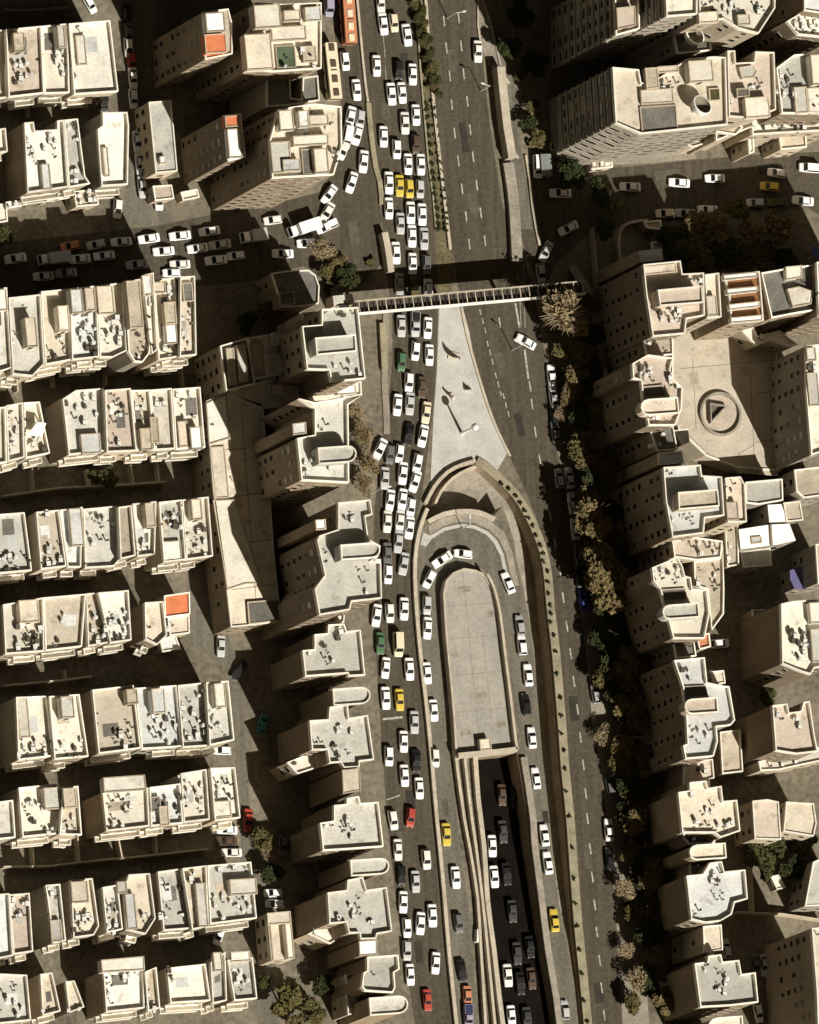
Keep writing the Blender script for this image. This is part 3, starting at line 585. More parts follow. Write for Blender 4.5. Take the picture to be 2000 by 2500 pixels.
tower('twin joined tower with rounded penthouse opposite the loop road', [(822,1229),(900,1222),(905,1258),(888,1262),(895,1318),(925,1335),(918,1362),(905,1370),(926,1376),(928,1462),(855,1470),(850,1490),(776,1503),(765,1440),(790,1406),(771,1322),(776,1310),(822,1295)], 30, 2, 2, [(bull(831,1328,926,1364), 3.2, 2, 'bullnose_penthouse'), ([(770,1270),(794,1268),(796,1292),(772,1294)], 0.5, WHITE, 'rear_block')], [(840,1380,915,1455,4),(775,1320,800,1380,3),(840,1255,870,1285,3)], ref='M3', short='twin mid tower')
tower('stepped tower beside the green car, left of the jam', [(798,1527),(836,1525),(842,1543),(876,1540),(887,1650),(848,1652),(845,1645),(742,1653),(735,1590),(765,1587),(764,1551),(797,1548)], 17, 2, 2, [], [(790,1570,815,1640,5),(750,1595,765,1600,1),(825,1540,845,1560,2)], ref='M5', short='stepped tower beside the green car')
tower('cross shaped tower with detached rounded hut beside the yellow taxi', [(801,1728),(845,1722),(848,1755),(894,1748),(909,1856),(874,1860),(874,1874),(836,1876),(828,1862),(801,1864),(796,1832),(758,1832),(752,1761),(799,1758)], 17, 2, 2, [(bull(812,1680,902,1720), 0.4, 2, 'stair_shaft'), ([(835,1880),(878,1876),(880,1930),(838,1938)], -1.0 + 2.2, 1, 'rear_block')], [(815,1770,832,1850,5),(770,1810,790,1825,2),(858,1768,872,1790,1),(845,1830,870,1850,1)], ref='M6', short='cross shaped tower by the yellow taxi')
tower('stepped tower left of the red hatchback', [(843,1951),(872,1946),(876,1963),(920,1960),(932,2068),(850,2074),(785,2078),(778,2011),(812,2006),(812,1968),(843,1965)], 17, 2, 2, [], [(835,2000,862,2048,6),(790,2012,812,2020,2)], ref='M7', short='stepped tower left of the red hatchback')
tower('stepped tower with rounded hut, second from the bottom in the middle row', [(845,2150),(882,2143),(891,2175),(940,2168),(953,2275),(917,2281),(914,2293),(877,2294),(874,2279),(848,2279),(842,2253),(801,2256),(796,2181),(843,2175)], 17, 2, 2, [(bull(855,2098,948,2136), 0.4, 2, 'stair_shaft'), ([(876,2298),(920,2295),(921,2331),(878,2334)], 0.3, WHITE, 'rear_block')], [(855,2190,880,2230,4),(860,2225,880,2240,2),(905,2250,915,2265,1),(820,2235,832,2245,2)], ref='M8', short='second lowest mid tower')
tower('lowest tower of the middle row with rounded hut at its foot', [(893,2338),(968,2333),(971,2368),(958,2376),(961,2412),(955,2425),(888,2420),(880,2410),(884,2376),(893,2372)], 16, 2, 2, [(bull(901,2434,994,2476), 0.4, 2, 'stair_shaft')], [(900,2378,915,2390,1)], ref='M9', short='lowest mid tower')
for lab, q, h in [('pale rear stair wing west of the lowest middle tower', [(845,2428),(870,2425),(872,2475),(848,2478)], 8), ('small cream hut beside the west corner of the lowest middle tower', [(843,2380),(870,2376),(874,2398),(846,2402)], 8),
                  ('slatted terrace wing at the foot of the cross shaped tower', [(700,1862),(760,1838),(800,1866),(725,1890)], 10), ('slatted terrace wing at the foot of the second lowest middle tower', [(752,2280),(800,2256),(845,2280),(805,2305)], 9),
                  ('pale wing under the twin tower beside the sunny wall', [(770,1425),(800,1408),(822,1414),(826,1470),(785,1485)], 12), ('narrow court wing between the second tower and the twin tower', [(725,1180),(765,1175),(770,1195),(735,1205)], 9),
                  ('cream link block between the cross shaped and the stepped tower', [(788,1500),(840,1495),(838,1520),(792,1524)], 11), ('narrow wing between the two lowest middle towers', [(872,2336),(888,2335),(890,2366),(874,2368)], 8)]:
    low(lab, q, h, 0, 0, par=.5, wcap=10, name='side_wing', cat='wing', cl=[(q[0][0] + 8, q[0][1] + 4, q[2][0] - 8, q[2][1] - 6, 2)])
# ---- towers at the upper right
ST = dict(wl=3, par=.9, wcap=100, wide=True, bands=True)
tower('grey striped tower at the top, nearest the expressway', [(1497,-60),(1556,-60),(1558,72),(1500,88)], 33, 5, boxes=[([(1505,20),(1550,15),(1552,62),(1508,72)],2.0,5)], ref='N1', short='striped tower nearest the expressway', **ST)
tower('taller striped tower with plain cream roof at the top edge', [(1620,-60),(1700,-60),(1698,36),(1624,42)], 44, 0, ref='N2', short='cream topped striped tower', **ST)
tower('ornate cream block with arched roof gardens at the top right', [(1703,-60),(1890,-60),(1888,22),(1848,84),(1800,72),(1762,48),(1704,56)], 38, 0, boxes=[((1705,28,1752,54),1.2,0),((1800,35,1830,60),1.2,0)], cl=[(1705,0,1880,40,14)], ref='N3', short='ornate block at the top right', wl=1, par=1.0)
tower('broad striped tower with dark roof court and white dishes', [(1492,166),(1556,172),(1562,205),(1600,196),(1676,146),(1740,140),(1768,142),(1772,306),(1562,328),(1500,302)], 33, 1, boxes=[((1680,146,1738,198),2.4,0),([(1562,262),(1650,256),(1654,316),(1568,324)],.3,6),((1575,165,1605,215),1.5,7),((1606,160,1655,175),1.2,1),((1730,215,1756,245),.4,mat('moss_court',(.06,.06,.02),.95,.3)),((1564,216,1642,250),.8,0)], cl=[(1600,180,1660,215,6)], ref='N4', short='broad striped tower', **ST)
tower('cream tower with twin parapet wings and round roof feature', [(1772,126),(1790,126),(1792,156),(1838,154),(1840,128),(1886,130),(1890,270),(1830,290),(1776,286)], 28, 5, 1, boxes=[((1818,236,1876,285),1.6,0),((1798,215,1828,235),1.4,6),([(1805,165),(1838,160),(1848,175),(1840,190),(1812,192)],.9,2)], cl=[(1778,240,1790,260,2),(1835,200,1860,215,3),(1850,240,1880,260,4)], ref='N5', short='twin winged cream tower')
tower('cluttered roof tower at the right edge above the east street', [(1892,168),(1935,136),(2040,128),(2040,280),(1905,278)], 25, 2, 2, boxes=[((1978,132,2020,205),2.5,0),((1938,212,1968,275),1.0,2),((1970,212,2030,276),.8,0)], cl=[(1895,170,1940,250,10),(1975,225,2010,260,6)], ref='N6', short='cluttered tower at the right edge')
tower('dotted cream roof block in the top right corner', [(1918,54),(1955,32),(2040,40),(2040,96),(1945,86)], 27, 0, 2, cl=[(1935,45,1995,80,12)], ref='N7', short='dotted cream block in the top right corner')
tower('plain pale block touching the top right corner', [(1962,-60),(2040,-60),(2040,38),(1962,26)], 31, 4, 2, ref='N8', par=.5)
low('long cream terrace below the twin winged tower', [(1745,300),(1830,294),(1890,276),(2040,288),(2040,318),(1900,326),(1835,330),(1832,312),(1745,345)], 14, 0, 1, par=.8, cl=[(1840,285,1990,320,12)], name='terrace_block', cat='block')
low('curved grey roof gallery at the foot of the cream tower', [(1738,282),(1765,276),(1812,312),(1795,330),(1748,322)], 16, 7, 1, par=.5)
low('narrow rib wall wing hanging over the east street, left of two', [(1825,330),(1838,328),(1840,372),(1828,376)], 9, 0, 1, par=.4)
low('brown terraced wing over the east street, right of two', [(1900,330),(1965,326),(1968,360),(1905,366)], 9, 7, 1, par=.5)
low('small ribbed gate house west of the east street forecourt', [(1440,392),(1492,386),(1496,408),(1444,414)], 3.2, 0, 1, par=.2, boxes=[((1445,392,1458,410),.4,3),((1465,390,1476,408),.4,3)])
low('brown terraced foot of the broad striped tower', [(1660,345),(1700,322),(1738,314),(1740,345),(1690,360)], 8, 7, 1, par=.4, cl=[(1680,325,1735,345,4)])
# ---- right hand column of towers
tower('white edged tower at the east end of the footbridge', [(1567,648),(1657,639),(1662,671),(1714,668),(1716,772),(1672,780),(1668,816),(1590,823),(1574,720)], 27, 5, 2, [([(1604,709),(1712,699),(1714,739),(1610,747)], 3.2, 5, 'bullnose_penthouse'), ([(1568,652),(1650,644),(1652,664),(1570,672)], .4, 5, 'roof_box')], [(1600,752,1665,772,9),(1675,675,1710,690,3),(1615,770,1660,785,5)], ref='R1', short='tower at the east end of the footbridge')
low('blank white roof block beside the east footbridge end', [(1558,612),(1616,606),(1620,636),(1563,641)], 24, WHITE, 2, par=0, name='white_roof_block', cat='block')
low('slim cream stair block right of the footbridge tower', [(1718,672),(1752,668),(1758,775),(1724,778)], 26, 5, 1, par=.8, boxes=[((1724,722,1748,770),1.2,0)])
tower('block with four white roof beams over rusty courts', [(1764,668),(1852,664),(1862,784),(1784,788),(1778,720)], 25, RUST, 2, [([(1766,672),(1848,664),(1849,676),(1768,684)], 1.3, WHITE, 'roof_beam'), ([(1774,706),(1850,699),(1851,711),(1776,719)], 1.3, WHITE, 'roof_beam'), ([(1780,744),(1854,736),(1855,749),(1782,757)], 1.3, WHITE, 'roof_beam'), ([(1784,776),(1860,769),(1861,783),(1785,789)], 1.3, WHITE, 'roof_beam')], ref='R1b', par=.6, bands=False)
tower('dark roofed tower with curved white edge beside the roof beams', [(1855,668),(1925,656),(1985,648),(1990,758),(1930,768),(1880,778)], 22, 6, 2, [([(1918,652),(1958,648),(1958,678),(1920,684)],1.4,0),([(1922,706),(1950,700),(1985,712),(1980,742),(1936,750)],1.2,0)], [(1925,655,1985,740,10)], ref='R1c', short='dark roofed tower by the roof beams')
low('angular cream stair wings below the roof beams', [(1808,808),(1838,800),(1848,822),(1900,808),(1945,842),(1925,848),(1880,830),(1845,845)], 12, 0, 1, par=.6, cl=[(1850,805,1880,825,2)])
low('pale tower block at the right edge beside the mall roof', [(1965,846),(2040,838),(2040,1092),(1978,1112),(1966,960)], 24, 0, 3, par=.8, name='edge_block', cat='block', boxes=[((1968,848,1990,880),1.0,3),((1970,910,1995,990),1.0,2)], cl=[(1970,890,1990,905,2)], wcap=60)
low('broad flat mall roof with a round skylight ring', [(1640,812),(1700,800),(1800,800),(1895,850),(1912,1102),(1906,1150),(1800,1142),(1722,1112),(1668,1062),(1640,1030)], 6, 1, 1, par=.4, name='mall_roof', cat='mall', ref='mall', win=False)
tower('tower with blank side wall left of the mall roof', [(1540,890),(1578,868),(1640,876),(1632,905),(1640,930),(1662,948),(1660,1000),(1645,1040),(1580,1040),(1566,975),(1562,930),(1542,925)], 25, 5, 2, [(bull(1563,974,1654,1012, left=True), 2.6, 5, 'bullnose_penthouse'), ([(1568,945),(1618,940),(1626,968),(1572,972)], .3, 6)], [(1555,895,1600,930,7),(1630,900,1655,945,4),(1575,1018,1630,1032,4)], ref='R2', short='tower left of the mall roof')  # low dark slab north of the bullnose puts its shadow into colour
low('white canopy block below the mall roof', [(1607,1106),(1664,1101),(1669,1130),(1609,1135)], 22, 4, 2, par=.2, name='white_roof_block', cat='block')
low('small green tinted house at the mall roof corner', [(1645,1052),(1678,1048),(1682,1080),(1664,1088)], 10, 4, 1, par=.4)
tower('white edged tower below the mall roof', [(1616,1143),(1706,1137),(1709,1163),(1758,1166),(1764,1260),(1717,1266),(1714,1303),(1638,1313),(1622,1225)], 26, 4, 2, [([(1654,1203),(1750,1196),(1754,1236),(1656,1244)], 3.2, 7, 'bullnose_penthouse')], [(1640,1258,1715,1280,5),(1620,1148,1640,1160,2),(1732,1225,1752,1250,2)], ref='R3', short='tower below the mall roof')
low('slim brown stair block right of the tower below the mall roof', [(1768,1168),(1805,1165),(1816,1185),(1820,1275),(1775,1275)], 22, 5, 1, par=.7, boxes=[((1772,1225,1800,1268),1.2,5)], cl=[(1770,1175,1800,1200,3)])
low('grey flat roof between the stair block and the white sheds', [(1818,1178),(1908,1170),(1910,1222),(1850,1232),(1820,1228)], 12, 2, 3, par=.5)
low('gleaming white roofed shed, upper right of the white pair', [(1874,1232),(1908,1230),(1924,1274),(1878,1276)], 11, WHITE, 3, par=0)
low('broad gleaming white roofed shed with dark hatch', [(1803,1292),(1880,1280),(1928,1278),(1944,1320),(1900,1330),(1808,1342)], 11, WHITE, 3, par=0, boxes=[([(1834,1312),(1858,1310),(1860,1325),(1836,1328)],.2,4),([(1880,1281),(1883,1281),(1886,1332),(1883,1332)],.3,2,'roof_ridge')])
low('grey lean-to below the white sheds', [(1808,1348),(1880,1338),(1884,1380),(1815,1385)], 8, 2, 3, par=.2)
low('shed under a purple blue tarpaulin by the dark street', [(1928,1392),(1972,1378),(1988,1428),(1975,1440),(1930,1436)], 5, TARP, 3, par=0, name='tarpaulin_shed', cat='shed')
tower('angular tower with cream wings below the white canopy', [(1588,1388),(1650,1362),(1662,1385),(1668,1408),(1682,1412),(1686,1440),(1722,1442),(1728,1500),(1716,1560),(1640,1560),(1622,1490),(1608,1440),(1592,1420)], 24, 0, 2, [(bull(1616,1476,1704,1510, left=True), 2.8, 2, 'bullnose_penthouse'), ([(1612,1440),(1672,1436),(1678,1464),(1618,1468)], .3, 6)], [(1598,1390,1640,1420,5),(1645,1380,1660,1430,4)], ref='R4', short='angular tower with cream wings')  # dark slab paints the shade cast northward by the rounded penthouse
low('tan stepped block right of the angular tower', [(1692,1372),(1755,1364),(1762,1330),(1765,1440),(1764,1500),(1735,1540),(1725,1440),(1694,1430)], 18, 7, 1, par=.7, cl=[(1700,1390,1755,1440,7)], name='stepped_house', cat='house')
low('cream roof terrace above the angular tower', [(1640,1322),(1690,1312),(1762,1322),(1758,1362),(1700,1368),(1645,1360)], 20, 5, 1, par=.5, cl=[(1690,1325,1755,1355,7)])
low('small salmon roof house beside the white parked car', [(1698,1550),(1730,1547),(1733,1580),(1706,1586)], 14, mat('salmon_tile', (.55, .24, .13), .85, .15), 1, par=.5, name='salmon_roof_house', cat='house')
tower('white edged tower with pointed yard, below the salmon roof', [(1642,1614),(1716,1607),(1722,1668),(1758,1676),(1776,1678),(1790,1760),(1780,1772),(1745,1776),(1748,1812),(1738,1848),(1670,1854),(1664,1822),(1675,1818),(1672,1755),(1664,1680)], 23, 4, 2, [(bull(1670,1706,1750,1742, left=True), 2.8, 5, 'bullnose_penthouse'), ([(1666,1676),(1722,1674),(1728,1700),(1668,1704)], .3, 6)], [(1680,1775,1735,1815,6),(1650,1630,1700,1660,3),(1725,1625,1740,1660,2)], ref='R6', short='tower below the salmon roof')  # dark strip above the penthouse is its cast shadow, as roof colour
low('small cream cube right of the tower below the salmon roof', [(1736,1640),(1766,1637),(1770,1668),(1740,1672)], 20, 0, 1, par=.3)
tower('stepped tower above the rounded hut, lower right column', [(1652,1936),(1680,1932),(1680,1912),(1720,1908),(1724,1926),(1757,1921),(1761,1958),(1795,1955),(1803,2030),(1755,2046),(1740,2034),(1662,2034)], 19, 1, 2, [(bull(1682,2062,1770,2098, left=True), 0.4, 1, 'stair_shaft')], [(1710,1960,1740,1990,4),(1660,2000,1730,2030,5),(1745,2000,1790,2030,5),(1675,1935,1690,1945,1)], ref='R8', short='stepped tower at lower right')
tower('half white stepped tower beside the green courtyard', [(1672,2140),(1712,2136),(1730,2108),(1758,2105),(1764,2130),(1815,2125),(1821,2196),(1790,2204),(1782,2234),(1755,2250),(1718,2254),(1684,2246)], 19, 4, 2, [], [(1735,2130,1765,2200,9),(1695,2215,1715,2235,2)], ref='R9', short='half white stepped tower')
low('plain cream link block below the half white tower', [(1716,2262),(1760,2258),(1764,2320),(1718,2326)], 16, 1, 1, par=.3)
tower('stepped cream tower at the bottom right', [(1725,2336),(1756,2332),(1760,2350),(1800,2346),(1806,2380),(1840,2376),(1847,2448),(1780,2456),(1706,2460),(1692,2354),(1724,2350)], 18, 2, 2, [(bull(1728,2484,1812,2530, left=True), 0.4, 0, 'stair_shaft')], [(1755,2370,1775,2430,7),(1715,2355,1730,2370,2)], ref='R10', short='stepped cream tower at bottom right')
tower('cluttered block at the right edge, above the dark lane', [(1903,1476),(1930,1470),(2040,1462),(2040,1625),(1985,1632),(1975,1648),(1950,1640),(1906,1622)], 20, 0, 2, [((1975,1470,2010,1520),1.5,3),((1978,1535,2010,1615),1.0,2)], [(1930,1540,1972,1610,12)], ref='S1', short='cluttered block at the right edge', bands=False)
tower('tan walled block with notched roof beside the dark lane', [(1882,1724),(1918,1720),(1922,1742),(1952,1738),(1958,1716),(1972,1714),(1985,1800),(1992,1836),(1940,1842),(1890,1834)], 18, 5, 2, [], [(1888,1730,1910,1755,3),(1942,1745,1955,1775,2)], ref='S2', short='tan walled notched block', bands=False)
low('ribbed tan roof beside a cream strip, right edge', [(1836,1956),(1872,1952),(1900,1958),(1906,2050),(1842,2048)], 10, 5, 1, par=.3)
low('wide tan roof at the right edge above the green courtyard', [(1918,1958),(1985,1962),(1992,2010),(1985,2042),(1912,2030)], 10, 1, 1, par=.4)
low('lean roof terrace south of the tan walled block', [(1850,1860),(1900,1850),(1955,1830),(2040,1820),(2040,1850),(1955,1868),(1900,1880),(1855,1882)], 8, 0, 1, par=.5, cl=[(1870,1855,1950,1870,4)])
tower('tall plain walled tower in the bottom right corner', [(1978,2268),(2040,2262),(2040,2560),(1995,2560),(1990,2420)], 24, 0, 1, bands=False, wcap=30, ref='S4', cl=[(1990,2280,2000,2300,1)])
low('grey striped house roof at the right edge over the courtyard trees', [(1985,2105),(2040,2080),(2040,2210),(1965,2212)], 9, 2, 3, par=.2)
low('cream court walls beside the courtyard trees', [(1880,2140),(1900,2136),(1918,2168),(1896,2172)], 3, 0, 1, par=.3)
# ---- tunnel roof with its parapets
low('raised concrete tunnel roof slab inside the loop road', [(1084,1500),(1081,1450),(1088,1418),(1106,1398),(1132,1388),(1160,1392),(1184,1404),(1200,1434),(1216,1500),(1228,1600),(1241,1700),(1254,1812),(1259,1832),(1112,1848),(1106,1750),(1096,1640),(1088,1560)], 1.7, mat('slab_concrete', (.33, .315, .28), .9, .14, .25, 1.5, streak=(1, .4, 1)), CONC, par=.35, name='tunnel_roof', cat='tunnel', ref='slab', win=False, parmat=CONC, boxes=[([(1170,1806),(1196,1803),(1200,1830),(1173,1833)],1.3,1,'vent_box')], part=.4)
bm = bmesh.new(); line_wall(bm, W(smooth([(1184,1404),(1200,1434),(1216,1500),(1228,1600),(1241,1700),(1254,1812),(1259,1832)]), 1.7), .5, 1.0, 3.0)
r_ = obj('east_parapet', bm, CONC); par_ = [o for o in COL.objects if o.name.startswith('tunnel_roof')][0]
r_.parent = par_; r_.matrix_parent_inverse = Matrix.Translation(-par_.location)
bm = bmesh.new(); line_wall(bm, W([(1114,1846),(1190,1839),(1258,1831)], 1.7), .9, -.1, 3.0)
r_ = obj('portal_parapet', bm, CONC); r_.parent = par_; r_.matrix_parent_inverse = Matrix.Translation(-par_.location)
# ring skylight on the mall
mc = P(1757, 1012, 6.0)
t = thing('round_skylight', 'round skylight ring with dark triangular pit on the broad mall roof', 'skylight', (mc.x, mc.y, 6.0))
bm = bmesh.new(); cpts = [Vector((4.4 * math.cos(a * math.pi / 16), 4.4 * math.sin(a * math.pi / 16), 0)) for a in range(32)]
ring(bm, cpts, .45, .02, .8); obj('ring_wall', bm, CONCD, t)
bm = bmesh.new(); prism(bm, inset(cpts, .5), .02, .08); obj('ring_floor', bm, ROOFS[5], t)
bm = bmesh.new(); prism(bm, [Vector((-2.2, -1.8, 0)), Vector((1.0, 1.5, 0)), Vector((-2.2, 1.9, 0))], .1, .35); obj('pit_cover', bm, ROOFS[6], t)
bm = bmesh.new(); ring(bm, [Vector((-2.4, -2.0, 0)), Vector((1.3, 1.6, 0)), Vector((-2.4, 2.1, 0))], .25, .1, 1.2); obj('pit_rim', bm, CONCD, t)

def roof_strip(rootname, pts, w_, z, m_, nm):
    r = [o for o in COL.objects if o.name.startswith(rootname)][0]
    bm = bmesh.new(); line_wall(bm, [P(u, v, z) for u, v in pts], w_, z - .05, z + .012)
    o = obj(nm, bm, m_); o.parent = r; o.matrix_parent_inverse = Matrix.Translation(-r.location); return o
JO = mat('joint_tar', (.23, .205, .16), .9, .2, 1, 5)
for q in ([(1130,1392),(1150,1600),(1170,1800)], [(1094,1560),(1222,1550)], [(1098,1650),(1232,1638)], [(1104,1740),(1243,1728)], [(1086,1480),(1210,1472)], [(1180,1560),(1205,1800)]): roof_strip('tunnel_roof', q, .08, 1.7, JO, 'joint')
for q in ([(1690,850),(1700,1050)], [(1830,860),(1842,1130)], [(1660,900),(1885,880)], [(1680,1060),(1720,1100)], [(1842,1080),(1905,1070)], [(1800,1110),(1842,1085)], [(1850,960),(1900,955)]): roof_strip('mall_roof', q, .14, 6.0, JO, 'joint')
for q in ([(1120,1440),(1150,1437)], [(1190,1500),(1206,1498)], [(1100,1600),(1118,1598)], [(1150,1700),(1190,1696)], [(1215,1770),(1235,1768)], [(1125,1790),(1150,1788)]): roof_strip('tunnel_roof', q, 1.2, 1.702, mat('slab_stain', (.28, .25, .20), .95, .3, .8, 3), 'stain_patch')
for q in ([(1722,860),(1755,857)], [(1690,870),(1712,868)], [(1685,925),(1705,922)], [(1800,905),(1828,902)], [(1705,1005),(1712,1003)]): roof_strip('mall_roof', q, 2.2, 6.004, ROOFS[7], 'roof_patch')
roof_strip('mall_roof', [(1800,1142),(1900,1150)], 2.0, 6.02, ROOFS[7], 'roof_patch')
for q in ([(520,1100),(600,1095)], [(530,1220),(655,1200)], [(548,1330),(664,1318)], [(565,1440),(678,1425)], [(590,1000),(628,1500)]): roof_strip('long_depot', q, .16, 9.6, JO, 'joint')

low('dark roofed court block under the upper white bowl dish', [(1640,66),(1728,60),(1735,124),(1652,132)], 24, 6, 3, par=.6, wcap=10)
low('grey roof block with rounded corner right of the white sheds', [(1938,1148),(2040,1136),(2040,1205),(1962,1216),(1944,1200)], 13, 7, 3, par=.4, wcap=10)
low('grey sheet roof at the right edge below the grey rounded block', [(1912,1228),(1952,1224),(1960,1270),(1920,1274)], 11, 7, 3, par=.3, wcap=6)
low('small shaded house behind the purple blue tarpaulin', [(1990,1330),(2040,1322),(2040,1420),(1996,1424)], 12, 7, 3, par=.4, wcap=6)
low('low shaded outbuilding row in the dark lane at right', [(1836,1490),(1866,1488),(1872,1540),(1842,1542)], 5, 7, 2, par=.3, wcap=4)

tower('pale edged tower touching the right edge south of the east street', [(1990,642),(2160,626),(2160,758),(1996,772)], 24, 6, 2, [], [(1992,690,1999,740,1)], ref='R1d', short='pale edged tower at the right edge', win='S')

for lab, q, h, rf in [('tan link wing between the footbridge tower and the mall side tower', [(1570,828),(1640,820),(1642,866),(1578,872)], 22, 7),
    ('dark roofed link wing above the white canopy block', [(1582,1044),(1642,1042),(1652,1098),(1604,1102)], 18, 6),
    ('dark roofed link wing below the angular tower', [(1642,1566),(1692,1562),(1698,1602),(1650,1608)], 18, 6),
    ('cream terrace wing under the half blue tower with pointed yard', [(1668,1860),(1738,1854),(1742,1900),(1668,1924)], 14, 5),
    ('dark roofed link wing above the lower right rounded hut', [(1664,2040),(1738,2036),(1744,2058),(1682,2062)], 14, 6),
    ('cluttered link wing below the lower right rounded hut', [(1684,2102),(1726,2100),(1728,2132),(1684,2137)], 14, 7),
    ('tan low roof right of the pointed yard tower', [(1756,1788),(1806,1782),(1812,1884),(1762,1890)], 4, 7),
    ('grey low roof between the slim brown stair block and the dark lane', [(1768,1284),(1800,1282),(1802,1380),(1774,1384)], 10, 7)]:
    low(lab, q, h, rf, 2, par=.5, wcap=12, win='S' if h < 15 else True, name='link_wing', cat='wing', cl=[(q[0][0] + 6, q[0][1] + 5, q[2][0] - 10, q[2][1] - 8, 3)] if h > 5 else [])
# ================================================================== FOOTBRIDGE
ZB = 6.4
a0, a1 = P(866, 752, ZB), P(1424, 703, ZB)
ax = (a1 - a0); LB = ax.length; ax.normalize(); an = Vector((-ax.y, ax.x, 0))
fb = thing('footbridge', 'long pale footbridge with trellis deck crossing both roads', 'footbridge', (a0.x, a0.y, 0))
def bl(t, s, z): q = ax * t + an * s; return Vector((q.x, q.y, z))
def beam(bm, p, q, w_, z0, z1): 
    t = (q - p); t.z = 0; t.normalize(); n_ = Vector((-t.y, t.x, 0)) * w_ / 2
    prism(bm, [p - n_, q - n_, q + n_, p + n_], z0, z1, True, True)
bm = bmesh.new(); beam(bm, bl(0, -1.25, 0), bl(LB, -1.25, 0), .34, ZB - .55, ZB + .95); obj('girder', bm, mat('bridge_white', (.86, .84, .78), .7, .06, 1, 4), fb)
bm = bmesh.new(); beam(bm, bl(0, 1.25, 0), bl(LB, 1.25, 0), .2, ZB - .5, ZB + .8); obj('girder', bm, CONC, fb)
bm = bmesh.new(); beam(bm, bl(0, 0, 0), bl(LB, 0, 0), 2.1, ZB - .45, ZB - .2); obj('deck', bm, mat('bridge_deck', (.06, .052, .043), .9, .3, .6, 3), fb)
k = .7; i = 0
while k < LB - .3:
    bm = bmesh.new(); beam(bm, bl(k, -1.04, 0), bl(k, 1.1, 0), .10 if i % 2 else .2, ZB + .72, ZB + .84); obj('cross_beam', bm, CONC if i % 2 == 0 else DMETAL, fb); k += .95; i += 1
for t_ in (3, 15.0, 21, 33.5, 42):
    bm = bmesh.new(); beam(bm, bl(t_ - .3, 0, 0), bl(t_ + .3, 0, 0), .6, 0, ZB - .46); obj('column', bm, CONC, fb)
for t_, lab, sg in ((-1.2, 'west', 1), (LB + 1.2, 'east', -1)):
    bm = bmesh.new()
    for k in range(16):
        z = ZB - .4 * (k + 1); s0 = -1.0 + k * .42
        prism(bm, [bl(t_ - .9, s0, 0), bl(t_ + .9, s0, 0), bl(t_ + .9, s0 + .43, 0), bl(t_ - .9, s0 + .43, 0)], max(z - .5, 0), max(z, .05), True, True)
    obj('stair_flight', bm, CONCD, fb)

# ================================================================== VEHICLES
def loft(bm, secs, mi=0):
    rows = [[bm.verts.new(p) for p in s] for s in secs]; n = len(rows[0])
    for i in range(len(rows) - 1):
        for j in range(n):
            bm.faces.new((rows[i][j], rows[i][(j + 1) % n], rows[i + 1][(j + 1) % n], rows[i + 1][j])).material_index = mi
    bm.faces.new(rows[0]).material_index = mi; bm.faces.new(rows[-1][::-1]).material_index = mi
def hull(stations):
    bm = bmesh.new(); secs = []
    for y, hw, z0, z1 in stations:
        r = .12
        secs.append([(-hw + .05, y, z0), (hw - .05, y, z0), (hw, y, z0 + .18), (hw, y, z1 - r), (hw - r, y, z1), (-hw + r, y, z1), (-hw, y, z1 - r), (-hw, y, z0 + .18)])
    loft(bm, secs); return bm
def frustum(bm, yb0, yb1, wb, zb, yt0, yt1, wt, zt_):
    b = [(-wb, yb0, zb), (wb, yb0, zb), (wb, yb1, zb), (-wb, yb1, zb)]; t = [(-wt, yt0, zt_), (wt, yt0, zt_), (wt, yt1, zt_), (-wt, yt1, zt_)]
    bv = [bm.verts.new(p) for p in b]; tv = [bm.verts.new(p) for p in t]
    tm = []
    # crowned roof
    for i in range(4): bm.faces.new((bv[i], bv[(i + 1) % 4], tv[(i + 1) % 4], tv[i]))
    c = bm.verts.new((0, (yt0 + yt1) / 2, zt_ + .05))
    for i in range(4): bm.faces.new((tv[i], tv[(i + 1) % 4], c))
    return b, t
def pane(quad, sh=.9, th=.02):
    q = [Vector(p) for p in quad]; c = sum(q, Vector()) / 4; q = [c + (p - c) * sh for p in q]
    n = (q[1] - q[0]).cross(q[2] - q[0]).normalized()
    if n.z < 0: n = -n
    bm = bmesh.new(); lo = [bm.verts.new(p + n * .004) for p in q]; hi = [bm.verts.new(p + n * th) for p in q]
    bm.faces.new(hi); bm.faces.new(lo[::-1])
    for i in range(4): bm.faces.new((lo[i], lo[(i + 1) % 4], hi[(i + 1) % 4], hi[i]))
    return bm
def wheel_mesh(r=.31, w_=.2):
    bm = bmesh.new()
    bmesh.ops.create_cone(bm, cap_ends=True, segments=12, radius1=r, radius2=r, depth=w_, matrix=Matrix.Rotation(math.pi / 2, 4, 'Y'))
    me = mesh_from(bm, 'wheel'); me.materials.append(TYRE); return me
WHEEL = wheel_mesh(); WHEELB = wheel_mesh(.48, .28)
KIND = {}
